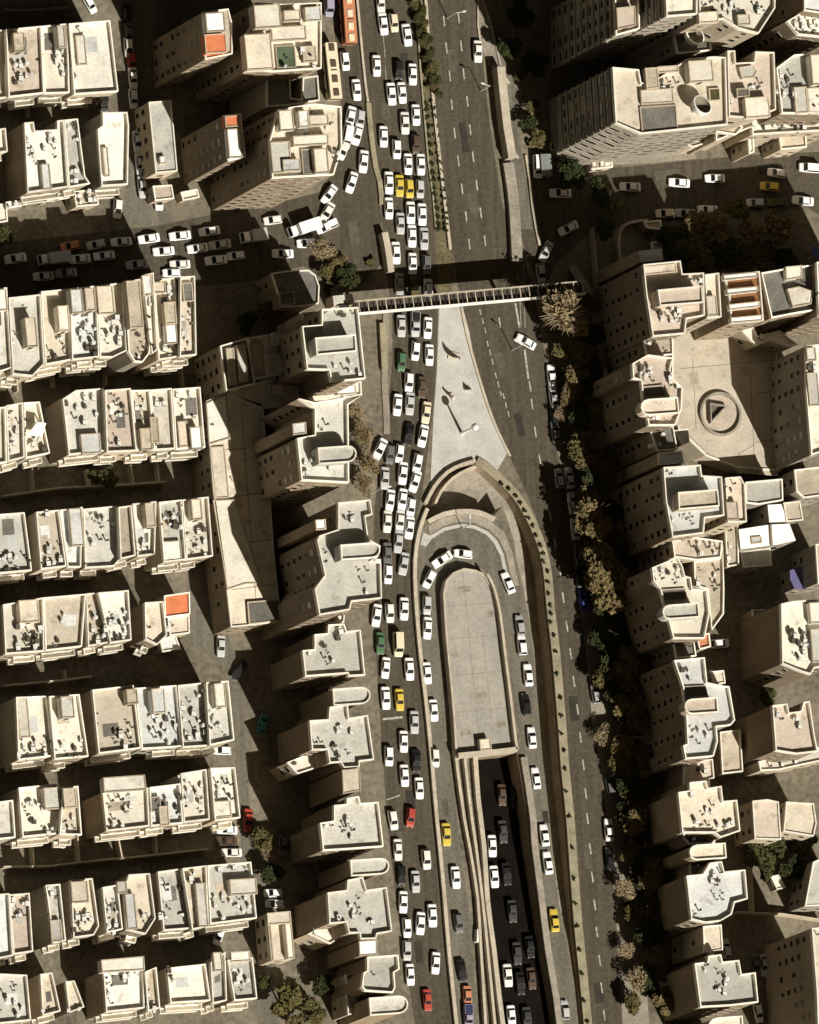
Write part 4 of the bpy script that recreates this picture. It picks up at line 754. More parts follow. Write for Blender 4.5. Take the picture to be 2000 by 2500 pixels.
def kind_car(key, stations, cab, wheels, L):
    bm = hull(stations)
    b, t = frustum(bm, *cab)
    body = mesh_from(bm, 'body'); body.materials.append(paint('white'))
    parts = [('windscreen', [b[3], b[2], t[2], t[3]]), ('rear_window', [b[1], b[0], t[0], t[1]]), ('side_window', [b[0], b[3], t[3], t[0]]), ('side_window', [b[2], b[1], t[1], t[2]])]
    ps = []
    for nm, q in parts:
        me = mesh_from(pane(q, .90 if 'side' not in nm else .82), nm); me.materials.append(GLASS); ps.append((nm, me))
    hl = []
    y = L / 2 - .03; hw = stations[-1][1]
    bm = bmesh.new(); box(bm, -.16, -.05, -.06, .16, .06, .07); me = mesh_from(bm, 'headlight'); me.materials.append(LAMP)
    KIND[key] = dict(body=body, parts=ps, wheels=wheels, hl=(me, [(-hw + .14, stations[-2][0] + .1, stations[-2][3] - .16), (hw - .14, stations[-2][0] + .1, stations[-2][3] - .16)]), L=L)
SED = [(-2.15, .72, .35, .80), (-2.0, .82, .26, .90), (-1.4, .85, .22, .94), (0, .86, .2, .92), (.8, .86, .22, .90), (1.6, .83, .24, .82), (2.05, .78, .28, .74), (2.18, .66, .34, .64)]
kind_car('sedan', SED, (-1.52, .95, .76, .90, -1.02, .22, .60, 1.42), [(-.74, -1.3), (.74, -1.3), (-.74, 1.35), (.74, 1.35)], 4.36)
HAT = [(-1.85, .74, .35, .88), (-1.75, .82, .26, .95), (-1.0, .84, .22, .95), (0, .84, .2, .93), (.8, .84, .22, .90), (1.5, .81, .24, .82), (1.85, .74, .3, .72), (1.95, .62, .36, .62)]
kind_car('hatchback', HAT, (-1.78, .98, .74, .91, -1.42, .26, .60, 1.45), [(-.72, -1.2), (.72, -1.2), (-.72, 1.2), (.72, 1.2)], 3.8)
VAN = [(-2.3, .84, .4, 1.0), (-2.2, .9, .3, 1.08), (-1, .92, .25, 1.1), (.8, .92, .25, 1.08), (1.6, .9, .28, 1.0), (2.2, .84, .3, .9), (2.35, .74, .4, .78)]
kind_car('van', VAN, (-2.25, 1.5, .86, 1.04, -2.1, .95, .74, 1.98), [(-.8, -1.4), (.8, -1.4), (-.8, 1.45), (.8, 1.45)], 4.7)
def add_parts(root, K, color, wm=None):
    wm = wm or WHEEL
    o = bpy.data.objects.new('body', K['body']); link(o, root)
    o.material_slots[0].link = 'OBJECT'; o.material_slots[0].material = paint(color)
    for nm, me in K['parts']: link(bpy.data.objects.new(nm, me), root)
    for x, y in K['wheels']:
        q = bpy.data.objects.new('wheel', wm); link(q, root); q.location = (x, y, .31)
    me, pos = K['hl']
    for p in pos:
        q = bpy.data.objects.new('headlight', me); link(q, root); q.location = p
def heading_rot(u, v, hd, z=0):
    a = math.radians(hd); p = P(u, v, z); q = P(u + 40 * math.sin(a), v - 40 * math.cos(a), z); t = q - p
    return math.atan2(t.y, t.x) - math.pi / 2
# trucks, pickups and buses
def pickup(root, color, bed='black'):
    bm = hull([(-2.4, .8, .35, .85), (-2.3, .86, .3, .9), (.2, .88, .28, .9), (.4, .88, .28, 1.0), (1.5, .86, .28, .95), (2.2, .8, .3, .82), (2.35, .7, .4, .7)])
    b, t = frustum(bm, -.35, 1.3, .8, .95, -.2, .7, .66, 1.62)
    obj('cab', bm, paint(color), root)
    for nm, q in [('windscreen', [b[3], b[2], t[2], t[3]]), ('side_window', [b[0], b[3], t[3], t[0]]), ('side_window', [b[2], b[1], t[1], t[2]])]: obj(nm, pane(q), GLASS, root)
    bm = bmesh.new(); ring(bm, [Vector((-.84, -2.35, 0)), Vector((.84, -2.35, 0)), Vector((.84, -.45, 0)), Vector((-.84, -.45, 0))], .07, .91, 1.3); obj('bed_sides', bm, paint(color), root)
    if bed: 
        bm = bmesh.new(); box(bm, -.74, -2.2, .92, .74, -.55, 1.38); obj('load', bm, paint(bed), root)
    for x, y in [(-.76, -1.5), (.76, -1.5), (-.76, 1.5), (.76, 1.5)]:
        q = bpy.data.objects.new('wheel', WHEEL); link(q, root); q.location = (x, y, .31)
def truck(root, color, L, cargo):
    h = L / 2
    bm = bmesh.new(); box(bm, -1.0, h - 1.7, .45, 1.0, h - .1, 1.2)
    b, t = frustum(bm, h - 1.65, h - .12, .98, 1.2, h - 1.6, h - .45, .88, 2.15)
    obj('cab', bm, paint(color), root); obj('windscreen', pane([b[3], b[2], t[2], t[3]]), GLASS, root)
    bm = bmesh.new(); box(bm, -1.1, -h, .85, 1.1, h - 2.1, 2.75); bmesh.ops.bevel(bm, geom=list(bm.edges), offset=.05, segments=1)
    obj('cargo_box', bm, paint(cargo), root)
    bm = bmesh.new(); box(bm, -.4, -h + .2, .5, .4, h - 1.0, .84); obj('chassis', bm, DMETAL, root)
    for y in (-h + 1.2, h - 1.0):
        for x in (-.88, .88):
            q = bpy.data.objects.new('wheel', WHEELB); link(q, root); q.location = (x, y, .48)
def bus(root, color, L, hatch):
    h = L / 2
    bm = bmesh.new(); box(bm, -1.2, -h, .35, 1.2, h, 2.95); bmesh.ops.bevel(bm, geom=[e for e in bm.edges if abs(e.verts[0].co.z - e.verts[1].co.z) > .1 or min(e.verts[0].co.z, e.verts[1].co.z) > 2], offset=.12, segments=2)
    obj('body', bm, mat('bus_paint_' + color, PAINTS[color], .5, .08, 1.2, 6), root)
    for f in (-.82, -.25, .3, .78):
        bm = bmesh.new(); box(bm, -.55, f * h - .7, 2.951, .55, f * h + .7, 3.15); obj('roof_hatch', bm, mat('hatch_' + hatch, PAINTS[hatch], .6, .1, 1, 5), root)
    bm = bmesh.new(); box(bm, -.62, -.02 * h - .12, 2.951, .62, -.02 * h + .12, 3.0); obj('roof_joint', bm, DMETAL, root)
    for s in (-1, 1):
        bm = bmesh.new(); box(bm, s * 1.201 if s > 0 else -1.23, -h + .5, 1.4, 1.23 if s > 0 else -1.201, h - .5, 2.3); obj('side_windows', bm, GLASS, root)
    bm = bmesh.new(); box(bm, -1.05, h + .001, 1.2, 1.05, h + .03, 2.5); obj('windscreen', bm, GLASS, root)
    for y in (-h + 1.8, 0, h - 2):
        for x in (-1.08, 1.08):
            q = bpy.data.objects.new('wheel', WHEELB); link(q, root); q.location = (x, y, .48)
# zone ; u, v, heading, colour, kind
V = []
def Z(zone, rows):
    for r in rows: V.append((zone,) + tuple(r) + (('sedan',) if len(r) == 4 else ()))
Z('jamN', [(930,6,176,'white'),(936,58,172,'white'),(962,54,172,'cream','hatchback'),(994,85,171,'snow'),(920,160,177,'white'),(974,170,178,'black','hatchback'),(1008,181,178,'white'),
 (956,229,174,'white'),(982,226,174,'white'),(1016,280,176,'white'),(989,300,177,'white'),(937,333,178,'white'),(969,363,178,'white','hatchback'),(997,400,178,'white'),(1028,401,178,'white'),(1016,351,178,'brown','hatchback'),
 (950,446,178,'white'),(976,453,178,'yellow'),(1000,459,176,'yellow','hatchback'),(1026,460,178,'silver'),(950,508,178,'white'),(978,545,178,'silver'),(1003,519,178,'white'),(1031,523,178,'white'),
 (1006,576,178,'white'),(1036,582,178,'silver'),(967,617,176,'white'),(1008,643,178,'white'),(1042,644,178,'grey'),(976,693,178,'ash'),(1013,700,178,'olive'),(1046,708,178,'white')])
Z('lane', [(803,12,178,'purple','van'),(843,148,172,'white'),(871,219,174,'white'),(856,286,190,'white'),(880,290,186,'silver','hatchback'),(847,335,190,'white','van'),(873,328,194,'white'),(838,366,200,'white','hatchback'),
 (888,394,184,'white'),(859,445,196,'white')])
Z('jamS', [(980,795,178,'silver'),(1014,792,180,'silver','pickup'),(1045,800,182,'white'),(1015,856,184,'white'),(1049,866,180,'snow'),(981,882,182,'green','hatchback'),(999,932,182,'white','hatchback'),(1031,945,182,'brown'),
 (971,988,184,'white'),(1001,985,182,'silver'),(1041,1007,186,'cream'),(999,1060,190,'black'),(1033,1064,190,'white'),(928,1096,205,'white'),(953,1108,184,'grey'),(976,1106,186,'white','hatchback'),(1020,1130,190,'white','hatchback'),
 (940,1167,182,'silver'),(984,1155,184,'white'),(1014,1175,196,'white'),(953,1221,186,'white'),(983,1219,186,'white'),(1004,1238,186,'snow','hatchback'),(946,1273,182,'white'),(977,1272,184,'white'),(1000,1288,185,'white'),
 (973,1322,184,'silver'),(946,1352,178,'grey'),(948,1401,180,'white'),(986,1376,188,'silver'),(920,1383,182,'white','hatchback'),(987,1486,180,'white'),(952,1495,176,'pearl','hatchback'),(920,1502,186,'white'),
 (929,1570,180,'green'),(972,1573,178,'cream','van'),(942,1630,184,'white'),(1000,1633,176,'white'),(942,1704,176,'white'),(976,1708,176,'yellow'),(1012,1763,178,'silver'),(986,1810,178,'white'),(950,1845,178,'snow','hatchback'),
 (1017,1857,178,'black'),(988,1893,176,'white'),(1024,1924,176,'white'),(960,2001,170,'white','hatchback'),(1003,1994,184,'red','hatchback'),(972,2074,176,'pearl'),(1041,2097,174,'white'),(981,2137,178,'black','hatchback'),
 (1015,2152,176,'silver'),(985,2202,180,'white'),(994,2264,176,'white'),(1027,2254,182,'white'),(1056,2235,176,'white'),(994,2320,178,'silver'),(1064,2351,182,'white'),(1002,2379,176,'white'),(1044,2441,175,'red')])
Z('loopW', [(1043,1476,180,'silver','hatchback'),(1044,1533,182,'white'),(1049,1413,206,'white'),(1080,1366,236,'white'),(1132,1352,277,'white'),(1043,1643,174,'white'),(1059,1734,174,'white'),(1063,1849,176,'white'),(1090,2037,176,'yellow'),
 (1113,2142,174,'white'),(1120,2253,172,'grey'),(1128,2368,170,'black'),(1142,2433,176,'orange'),(1144,2482,178,'purple','pickup')])
Z('loopE', [(1241,1423,338,'white'),(1270,1526,352,'ash','hatchback'),(1275,1575,354,'white'),(1290,1648,354,'white'),(1285,1720,352,'black'),(1299,1801,354,'white'),(1309,1900,352,'snow'),(1330,2039,352,'white'),(1338,2107,352,'white'),
 (1354,2247,354,'yellow'),(1380,2466,354,'silver')])
Z('under', [(1228,2030,174,'shade_dim'),(1202,2065,176,'white'),(1207,2140,174,'white'),(1237,2133,172,'black'),(1226,1940,176,'brown'),(1258,1945,176,'black'),(1251,2224,174,'shade_dim'),(1263,2327,174,'shade_dim'),(1294,2311,172,'black'),  # dim cars get darker paint to stand for the underpass shade
 (1240,2381,174,'white'),(1271,2400,174,'black'),(1298,2388,172,'brown'),(1249,2480,174,'white'),(1287,2485,174,'shade_dim')])
Z('expr', [(1167,125,178,'white'),(1285,834,301,'white')])
Z('park', [(1347,916,354,'white'),(1352,969,352,'silver'),(1354,1013,355,'black','hatchback'),(1357,1056,352,'grey'),(1366,1168,352,'silver','hatchback'),(1391,1166,350,'white'),(1398,1228,352,'white'),(1405,1291,353,'white'),(1414,1356,352,'grey'),
 (1416,1408,355,'black'),(1425,1467,353,'blue'),(1455,1694,350,'ash','hatchback'),(1487,2026,355,'white'),(1489,2097,355,'black'),(1490,1917,350,'grey','hatchback'),(1333,614,205,'silver'),(1321,666,172,'silver'),(1313,406,178,'white','van'),
 (1367,358,90,'white','hatchback'),(1359,322,180,'grey')])
Z('east', [(1369,471,270,'white'),(1388,557,243,'white'),(1539,456,272,'white'),(1659,446,275,'white'),(1746,435,270,'white'),(1897,422,278,'white'),(1978,410,275,'white','van'),(1880,455,275,'yellow','hatchback'),(1845,495,270,'silver'),
 (1900,494,272,'olive'),(1961,490,276,'white'),(1625,521,268,'cream','hatchback'),(1674,521,272,'silver'),(1728,512,272,'white')])
Z('west', [(667,537,262,'white'),(739,558,252,'white','truck'),(798,553,246,'white','pickup'),(799,518,208,'white'),(804,474,215,'white'),(749,594,268,'white'),(691,619,270,'white'),(615,578,262,'white','truck_small'),(537,597,262,'silver'),
 (512,564,262,'white'),(528,635,264,'white'),(577,624,264,'white','hatchback'),(38,631,262,'white'),(129,632,264,'silver','truck'),(173,600,260,'orange','hatchback'),(236,597,258,'silver'),(195,632,266,'white'),(255,624,264,'white'),
 (297,590,266,'white'),(364,582,262,'white'),(400,613,265,'white'),(440,575,264,'white'),(483,606,262,'white'),(440,645,268,'white'),(335,646,266,'silver'),(107,674,266,'white'),(162,666,266,'silver'),(420,666,270,'white','hatchback')])
Z('alley', [(312,38,176,'black'),(316,82,176,'grey'),(314,115,176,'white','hatchback'),(322,150,175,'red','hatchback'),(325,190,175,'white'),(326,240,175,'white'),(336,345,175,'white'),(342,400,174,'white'),(348,456,174,'silver'),(388,489,176,'white'),
 (288,508,184,'white'),(255,247,180,'black','hatchback'),(220,10,150,'white','hatchback')])
Z('back', [(585,1635,216,'black'),(540,1577,180,'silver'),(530,1490,176,'white','hatchback'),(509,1300,176,'white'),(642,1767,10,'teal','hatchback'),(543,1832,272,'white'),(606,2002,182,'red'),(555,2026,272,'white'),(553,2053,272,'brown'),(566,2081,270,'white'),
 (668,2180,270,'white'),(672,2206,272,'white'),(692,2062,182,'grey','hatchback'),(535,2284,200,'white','hatchback')])
Z('right', [(1825,1842,356,'white'),(1758,1571,86,'white'),(1774,2316,352,'silver'),(1846,2356,176,'grey'),(1867,2356,176,'silver'),(1852,2472,170,'white','hatchback')])
ZN = {'jamN': 'the jammed road above the footbridge', 'jamS': 'the jammed road below the footbridge', 'lane': 'the bus side lane at upper left', 'loopW': 'the west arm of the loop road', 'loopE': 'the east arm of the loop road',
      'under': 'the dark underpass cutting', 'expr': 'the open expressway', 'park': 'the line along the expressway east kerb', 'east': 'the east street', 'west': 'the shaded west street', 'alley': 'the narrow upper left alley',
      'back': 'the back street left of the towers', 'right': 'the lane behind the right towers'}
ZG = {'jamN': 'cars in the traffic jam', 'jamS': 'cars in the traffic jam'}
def interp(poly, v):
    for i in range(len(poly) - 1):
        if poly[i][1] <= v <= poly[i + 1][1]:
            t = (v - poly[i][1]) / max(poly[i + 1][1] - poly[i][1], 1e-6); return poly[i][0] + (poly[i + 1][0] - poly[i][0]) * t
    return poly[-1][0]
recs = []
rv = random.Random(5)
V = [(z, u, v, hd, (rv.choice(['white', 'white', 'white', 'snow', 'pearl']) if c == 'white' and not k.startswith(('tru', 'pick')) else c), (rv.choice(['sedan', 'sedan', 'sedan', 'hatchback']) if k == 'sedan' and c in ('white', 'silver', 'grey') else k)) for z, u, v, hd, c, k in V]
CN = {'pearl': 'off-white', 'snow': 'cool white', 'ash': 'mid grey', 'shade_dim': 'dark grey'}
for z, u, v, hd, c, k in V:
    ln = ''
    if z in ('jamN', 'jamS'):
        t = (u - interp(JAM_L, v)) / (interp(JAM_R, v) - interp(JAM_L, v)); ln = 'left' if t < .40 else ('middle' if t < .66 else 'right')
    recs.append([z, u, v, hd, c, k, ln])
horiz = {'west', 'east'}
from collections import defaultdict
buckets = defaultdict(list)
for i, r in enumerate(recs): buckets[(r[0], r[6], r[4], r[5])].append(i)
for key, idx in buckets.items():
    z, ln, c, k = key
    idx.sort(key=lambda i: recs[i][1] if z in horiz else recs[i][2])
    for n_, i in enumerate(idx):
        kk = {'truck_small': 'small truck'}.get(k, k); c = CN.get(c, c)
        where = ('%s lane of ' % ln if ln else '') + (ZN[z].replace('the ', '') if ln else ZN[z])
        if len(idx) == 1: lab = 'only %s %s in %s' % (c, kk, where)
        else: lab = '%s %s, %s such from %s, %s' % (c, kk, ORD[n_], 'west' if z in horiz else 'top', where)
        recs[i].append(lab.replace('in the line', 'in the line'))
for z, u, v, hd, c, k, ln, lab in recs:
    zz = {'under': zt(v) + .01, 'loopW': .055, 'loopE': .055, 'west': .04, 'east': .04, 'lane': .04}.get(z, .03)
    p = P(u, v, zz + .75)
    nm = {'sedan': 'sedan_car', 'hatchback': 'hatchback_car', 'van': 'van', 'pickup': 'pickup_truck', 'truck': 'box_truck', 'truck_small': 'box_truck'}[k]
    root = thing(nm, lab, 'truck' if 'truck' in k else ('van' if k == 'van' else ('pickup' if k == 'pickup' else 'car')), (p.x, p.y, zz), heading_rot(u, v, hd), ZG.get(z, 'vehicles on ' + ZN[z]))
    if k in KIND: add_parts(root, KIND[k], c)
    elif k == 'pickup': pickup(root, c, {'silver': 'black', 'white': None, 'purple': 'navy'}.get(c))
    elif k == 'truck': truck(root, 'white', 6.6, 'white' if c == 'white' else 'silver')
    else: truck(root, c, 5.0, 'silver')
    sc_ = random.uniform(.97, 1.05); root.scale = (sc_, sc_, sc_)
for u, v, hd, c, hc, L, lab in [(855,47,176,'orange','cream',9.4,'long orange bus with pale roof hatches at the top edge'), (815,172,174,'cream','brown',11.2,'long cream bus with dark roof hatches below the orange bus')]:
    p = P(u, v, 2.9); root = thing('bus', lab, 'bus', (p.x, p.y, .04), heading_rot(u, v, hd), 'buses at the upper left stop'); bus(root, c, L, hc)

# ================================================================== PLANTS
LEAF = {'green': mat('leaf_green', (.056, .058, .018), .9, .45, .9, 6), 'olive': mat('leaf_olive', (.105, .09, .032), .9, .45, .9, 6), 'tan': mat('leaf_tan', (.26, .20, .115), .9, .35, .9, 6),
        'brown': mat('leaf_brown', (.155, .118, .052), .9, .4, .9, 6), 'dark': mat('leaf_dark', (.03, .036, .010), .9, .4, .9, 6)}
def crown_mesh(seed, n, spread=1.0, sz=(.16, .34)):
    rg = random.Random(seed); bm = bmesh.new()
    lobes = [(Vector((rg.uniform(-.62, .62), rg.uniform(-.62, .62), rg.uniform(-.25, .3))), rg.uniform(.28, .55)) for _ in range(8)]
    for i in range(n):
        c, r = rg.choice(lobes); 
        dv = Vector((rg.gauss(0, 1), rg.gauss(0, 1), rg.gauss(0, 1))).normalized() * r * rg.uniform(.45, 1.05) ** .6
        p = c + dv; s = rg.uniform(*sz) * .5
        m_ = Matrix.Rotation(rg.uniform(0, 6.28), 3, 'Z') @ Matrix.Rotation(rg.gauss(0, .7), 3, 'X')
        q = [p + m_ @ Vector(k) * s for k in ((-1, -.6, 0), (0, -1, .1), (1, -.3, 0), (.8, .7, -.1), (-.3, 1, 0))]
        bm.faces.new([bm.verts.new(x) for x in q])
    me = bpy.data.meshes.new('crown'); bm.to_mesh(me); bm.free(); me.materials.append(LEAF['green']); return me
CROWNS = [crown_mesh(s, 1500, sz=(.09, .21)) for s in (1, 2, 3, 4)]
THIN = [crown_mesh(s, 520, sz=(.07, .16)) for s in (11, 12, 13)]
BUSH = [crown_mesh(s, 150, sz=(.3, .55)) for s in (21, 22, 23)]
def trunk_mesh(seed):
    rg = random.Random(seed); bm = bmesh.new()
    def limb(a, b, r0, r1):
        dv = (b - a); q = dv.to_track_quat('Z', 'Y').to_matrix(); rows = []
        for c, r in ((a, r0), (a.lerp(b, .5) + Vector((rg.uniform(-.03, .03), rg.uniform(-.03, .03), 0)), (r0 + r1) / 2), (b, r1)):
            rows.append([bm.verts.new(c + q @ Vector((r * math.cos(k * math.pi / 3), r * math.sin(k * math.pi / 3), 0))) for k in range(6)])
        for i in range(2):
            for k in range(6): bm.faces.new((rows[i][k], rows[i][(k + 1) % 6], rows[i + 1][(k + 1) % 6], rows[i + 1][k]))
    limb(Vector((0, 0, -1.35)), Vector((0, 0, -.45)), .075, .055)
    for k in range(8):
        a = k * .785 + rg.uniform(-.3, .3); e = Vector((math.cos(a) * rg.uniform(.6, .95), math.sin(a) * rg.uniform(.6, .95), rg.uniform(-.1, .4)))
        limb(Vector((0, 0, -.5)), e * .55 + Vector((0, 0, -.15)), .05, .03); limb(e * .55 + Vector((0, 0, -.15)), e, .03, .012)
        e2 = e * .9 + Vector((rg.uniform(-.3, .3), rg.uniform(-.3, .3), rg.uniform(0, .25))); limb(e * .5 + Vector((0, 0, -.15)), e2, .025, .01)
    me = mesh_from(bm, 'trunk'); me.materials.append(BARK); return me
BARE = []
for s_ in (31, 32):
    rgb_ = random.Random(s_); bm = bmesh.new()
    for k in range(46):
        a = k * 2.399 + rgb_.uniform(-.2, .2); r1 = rgb_.uniform(.55, 1.05); z1 = rgb_.uniform(-.2, .55) * (1.3 - r1)
        pts_ = [Vector((0, 0, -.5 + .3 * (k % 3) / 3)), Vector((math.cos(a) * r1 * .5, math.sin(a) * r1 * .5, -.05 + z1 * .6)), Vector((math.cos(a + .12) * r1, math.sin(a + .12) * r1, z1))]
        for (p_, q_), w_ in (((pts_[0], pts_[1]), .05), ((pts_[1], pts_[2]), .032), ((pts_[1], pts_[1] + Vector((math.cos(a - .6), math.sin(a - .6), .1)) * r1 * .42), .028), ((pts_[1], pts_[1] + Vector((math.cos(a + .7), math.sin(a + .7), .0)) * r1 * .38), .026)):
            n_ = (q_ - p_).cross(Vector((0, 0, 1))).normalized() * w_ / 2; u_ = Vector((0, 0, w_ / 2))
            r0 = [bm.verts.new(p_ + e) for e in (n_, u_, -n_, -u_)]; r2 = [bm.verts.new(q_ + e * .5) for e in (n_, u_, -n_, -u_)]
            for e in range(4): bm.faces.new((r0[e], r0[(e + 1) % 4], r2[(e + 1) % 4], r2[e]))
    prism(bm, [Vector((.07 * math.cos(e), .07 * math.sin(e), 0)) for e in (0, 1.05, 2.1, 3.14, 4.2, 5.25)], -1.35, -.35, True, True)
    me = mesh_from(bm, 'trunk_bare'); me.materials.append(BARK); BARE.append(me)
TRUNKS = [trunk_mesh(s) for s in (5, 6, 7)]
def tree(u, v, r, leaf, lab, group, thin=False, hf=1.0):
    zc = r * 1.35 * hf; p = P(u, v, zc)
    root = thing('tree', lab, 'tree', (p.x, p.y, 0), random.uniform(0, 6.28), group)
    o = bpy.data.objects.new('trunk', random.choice(BARE if thin else TRUNKS)); link(o, root); o.location = (0, 0, zc); o.scale = (r, r, r * hf)
    if thin:
        o.material_slots[0].link = 'OBJECT'; o.material_slots[0].material = mat('pale_bark', (.36, .29, .19), .95, .2, 1, 6)
    o = bpy.data.objects.new('crown', random.choice(THIN if thin else CROWNS)); link(o, root); o.location = (0, 0, zc); o.scale = (r, r, r * .8)
    o.material_slots[0].link = 'OBJECT'; o.material_slots[0].material = LEAF[leaf]
AV = [(1375,772,5.2,'tan',1),(1352,715,2.4,'tan',1),(1392,860,3.2,'olive',0),(1388,960,2.3,'brown',1),(1372,1010,1.8,'tan',1),(1425,1010,3.0,'dark',0),(1440,930,3.0,'dark',0),(1432,1210,2.6,'olive',0),(1462,1235,3.0,'dark',0),
      (1452,1300,2.6,'olive',0),(1490,1340,2.4,'olive',0),(1470,1375,4.4,'brown',0),(1500,1420,2.6,'olive',0),(1478,1450,4.2,'brown',0),(1470,1560,2.6,'dark',0),(1495,1620,3.0,'dark',0),(1505,1690,2.6,'dark',0),(1480,1795,2.2,'tan',1),
      (1510,1880,2.6,'olive',0),(1520,1985,2.2,'dark',0),(1540,2075,2.4,'olive',0),(1525,2170,2.4,'tan',1),(1550,2230,2.0,'olive',0),(1555,2390,2.7,'tan',1),(1545,2450,2.2,'olive',0),(1530,2320,2.0,'tan',1),(1440,820,2.8,'dark',0),(1425,740,3.0,'olive',0),(1405,905,2.6,'brown',0),(1452,1165,3.2,'dark',0),(1440,1270,4.2,'brown',0),(1480,1300,3.0,'olive',0),(1485,1400,4.6,'brown',0),(1460,1420,2.6,'brown',0),(1492,1500,3.2,'dark',0),(1475,1650,2.8,'olive',0),(1525,1740,2.8,'dark',0),(1540,1930,3.0,'dark',0),(1550,2010,2.8,'brown',0),(1560,2140,2.8,'dark',0),(1420,1110,2.8,'dark',0)]
from collections import Counter
rq = random.Random(41)
for y_ in range(800, 2480, 46):
    e_ = interp(EX_R, y_)
    AV.append((e_ + rq.uniform(55, 120), y_ + rq.uniform(-15, 15), rq.uniform(2.2, 3.3), rq.choice(['dark', 'olive', 'brown', 'brown', 'brown']), 0))
AVC = Counter(); AV.sort(key=lambda q: q[1])
for i, (u, v, r, lf, th) in enumerate(AV):
    kd = {'tan': 'bare pale tree', 'brown': 'rusty brown tree', 'olive': 'olive leaved tree', 'dark': 'dark leaved tree'}[lf]
    AVC[lf] += 1
    tree(u, v, r, lf, '%s, %s such from the top along the expressway east pavement' % (kd, ORD[AVC[lf] - 1]), 'trees along the east pavement', bool(th), 1.5 if r > 4 else (1.25 if lf == 'brown' else 1.0))
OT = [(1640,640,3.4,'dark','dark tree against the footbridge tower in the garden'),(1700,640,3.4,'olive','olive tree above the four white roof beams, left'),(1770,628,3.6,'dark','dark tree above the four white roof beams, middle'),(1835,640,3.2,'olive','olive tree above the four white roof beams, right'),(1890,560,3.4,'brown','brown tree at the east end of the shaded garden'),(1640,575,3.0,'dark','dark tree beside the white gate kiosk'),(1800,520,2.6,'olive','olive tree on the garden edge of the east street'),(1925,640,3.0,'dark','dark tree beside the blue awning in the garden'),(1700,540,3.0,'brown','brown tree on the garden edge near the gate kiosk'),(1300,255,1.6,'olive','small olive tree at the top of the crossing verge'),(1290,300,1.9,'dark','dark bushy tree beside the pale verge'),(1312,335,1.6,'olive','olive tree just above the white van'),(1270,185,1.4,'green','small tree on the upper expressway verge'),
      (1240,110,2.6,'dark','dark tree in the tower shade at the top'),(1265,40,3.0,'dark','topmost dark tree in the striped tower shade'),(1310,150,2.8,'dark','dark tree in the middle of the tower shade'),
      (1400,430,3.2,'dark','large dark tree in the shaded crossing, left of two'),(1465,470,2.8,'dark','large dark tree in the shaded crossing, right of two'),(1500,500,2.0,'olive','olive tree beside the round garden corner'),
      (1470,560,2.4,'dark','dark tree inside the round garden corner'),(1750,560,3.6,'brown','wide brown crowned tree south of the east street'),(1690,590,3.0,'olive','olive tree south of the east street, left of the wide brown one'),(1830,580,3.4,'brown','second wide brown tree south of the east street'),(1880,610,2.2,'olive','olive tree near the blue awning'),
      (1835,2080,3.0,'green','green tree in the left of the courtyard'),(1870,2110,2.8,'green','green tree in the middle of the courtyard'),(1945,2130,3.2,'dark','dark tree in the right of the courtyard'),(1965,2060,2.6,'green','green tree beside the wide tan roof'),(1900,2065,2.4,'green','green tree under the ribbed tan roof'),
      (790,615,2.6,'tan','bare tan tree at the west street corner, upper'),(825,640,2.0,'brown','brown tree at the west street corner, right'),(800,660,1.9,'olive','olive shrub tree behind the domed corner house'),(845,675,2.6,'dark','dark tree under the west end of the footbridge'),
      (888,1060,2.6,'brown','leafless brown tree on the jam pavement, topmost'),(905,1130,2.6,'brown','leafless brown tree on the jam pavement, second'),(885,1185,2.3,'brown','leafless brown tree on the jam pavement, third'),(870,1010,2.0,'tan','pale bare tree beside the second tower'),
      (255,1165,2.8,'green','green tree in a court below the fourth terrace'),(10,575,2.2,'green','green tree at the left edge of the west street'),(40,760,2.0,'green','small green tree by the left edge of third terrace'),
      (640,2050,2.6,'olive','olive tree beside the back street, upper'),(655,2085,2.2,'tan','pale tree beside the back street, lower'),(665,2130,2.4,'dark','dark tree above the white parked pair'),(700,2440,3.4,'olive','wide olive tree in the bottom garden, left'),(760,2470,3.0,'olive','olive tree in the bottom garden, middle'),
      (645,2395,1.6,'green','small green tree below the unfinished house'),(790,2400,2.4,'dark','dark tree in the bottom garden, right'),(720,2490,2.2,'brown','brown tree at the bottom edge of the garden'),(1870,1700,2.0,'green','green tree above the tan walled block'),
      (660,760,2.6,'olive','olive tree below the domed corner house'),(610,790,2.4,'dark','dark tree in the shaded yard left of the footbridge tower')]
for u, v, r, lf, lab in OT: tree(u, v, r, lf, lab, 'garden and street trees', lf == 'tan' or 'leafless' in lab)
MT = [(1014 + .19 * y + 6 * (i % 2) * 2, y) for i, y in enumerate(range(8, 232, 17))]
for i, (u, v) in enumerate(MT):
    tree(u, v, random.uniform(.95, 1.35), 'green' if i % 3 else 'olive', 'small green median tree, %s from the top of the planted median' % ORD[i], 'small trees on the median', hf=.8)
def shrub(u, v, r, leaf, lab, group, zb=0.0):
    p = P(u, v, zb + r * .6)
    o = bpy.data.objects.new('shrub', random.choice(BUSH)); link(o); o.location = (p.x, p.y, zb + r * .62); o.scale = (r, r, r * .9); o.rotation_euler = (0, 0, random.uniform(0, 6.28))
    o.material_slots[0].link = 'OBJECT'; o.material_slots[0].material = LEAF[leaf]; tag(o, lab, 'shrub', group)
ML = smooth([(1040,255),(1048,330),(1056,420),(1064,490),(1070,560)], 4); MR = smooth([(1056,250),(1066,330),(1076,420),(1086,500),(1090,560)], 4)
for side, ln in (('left', ML), ('right', MR)):
    for i, (u, v) in enumerate(ln): shrub(u, v, .55, 'dark', 'round dark shrub, %s in the %s row on the median above the footbridge' % (ORD[i], side), 'shrubs on the median')
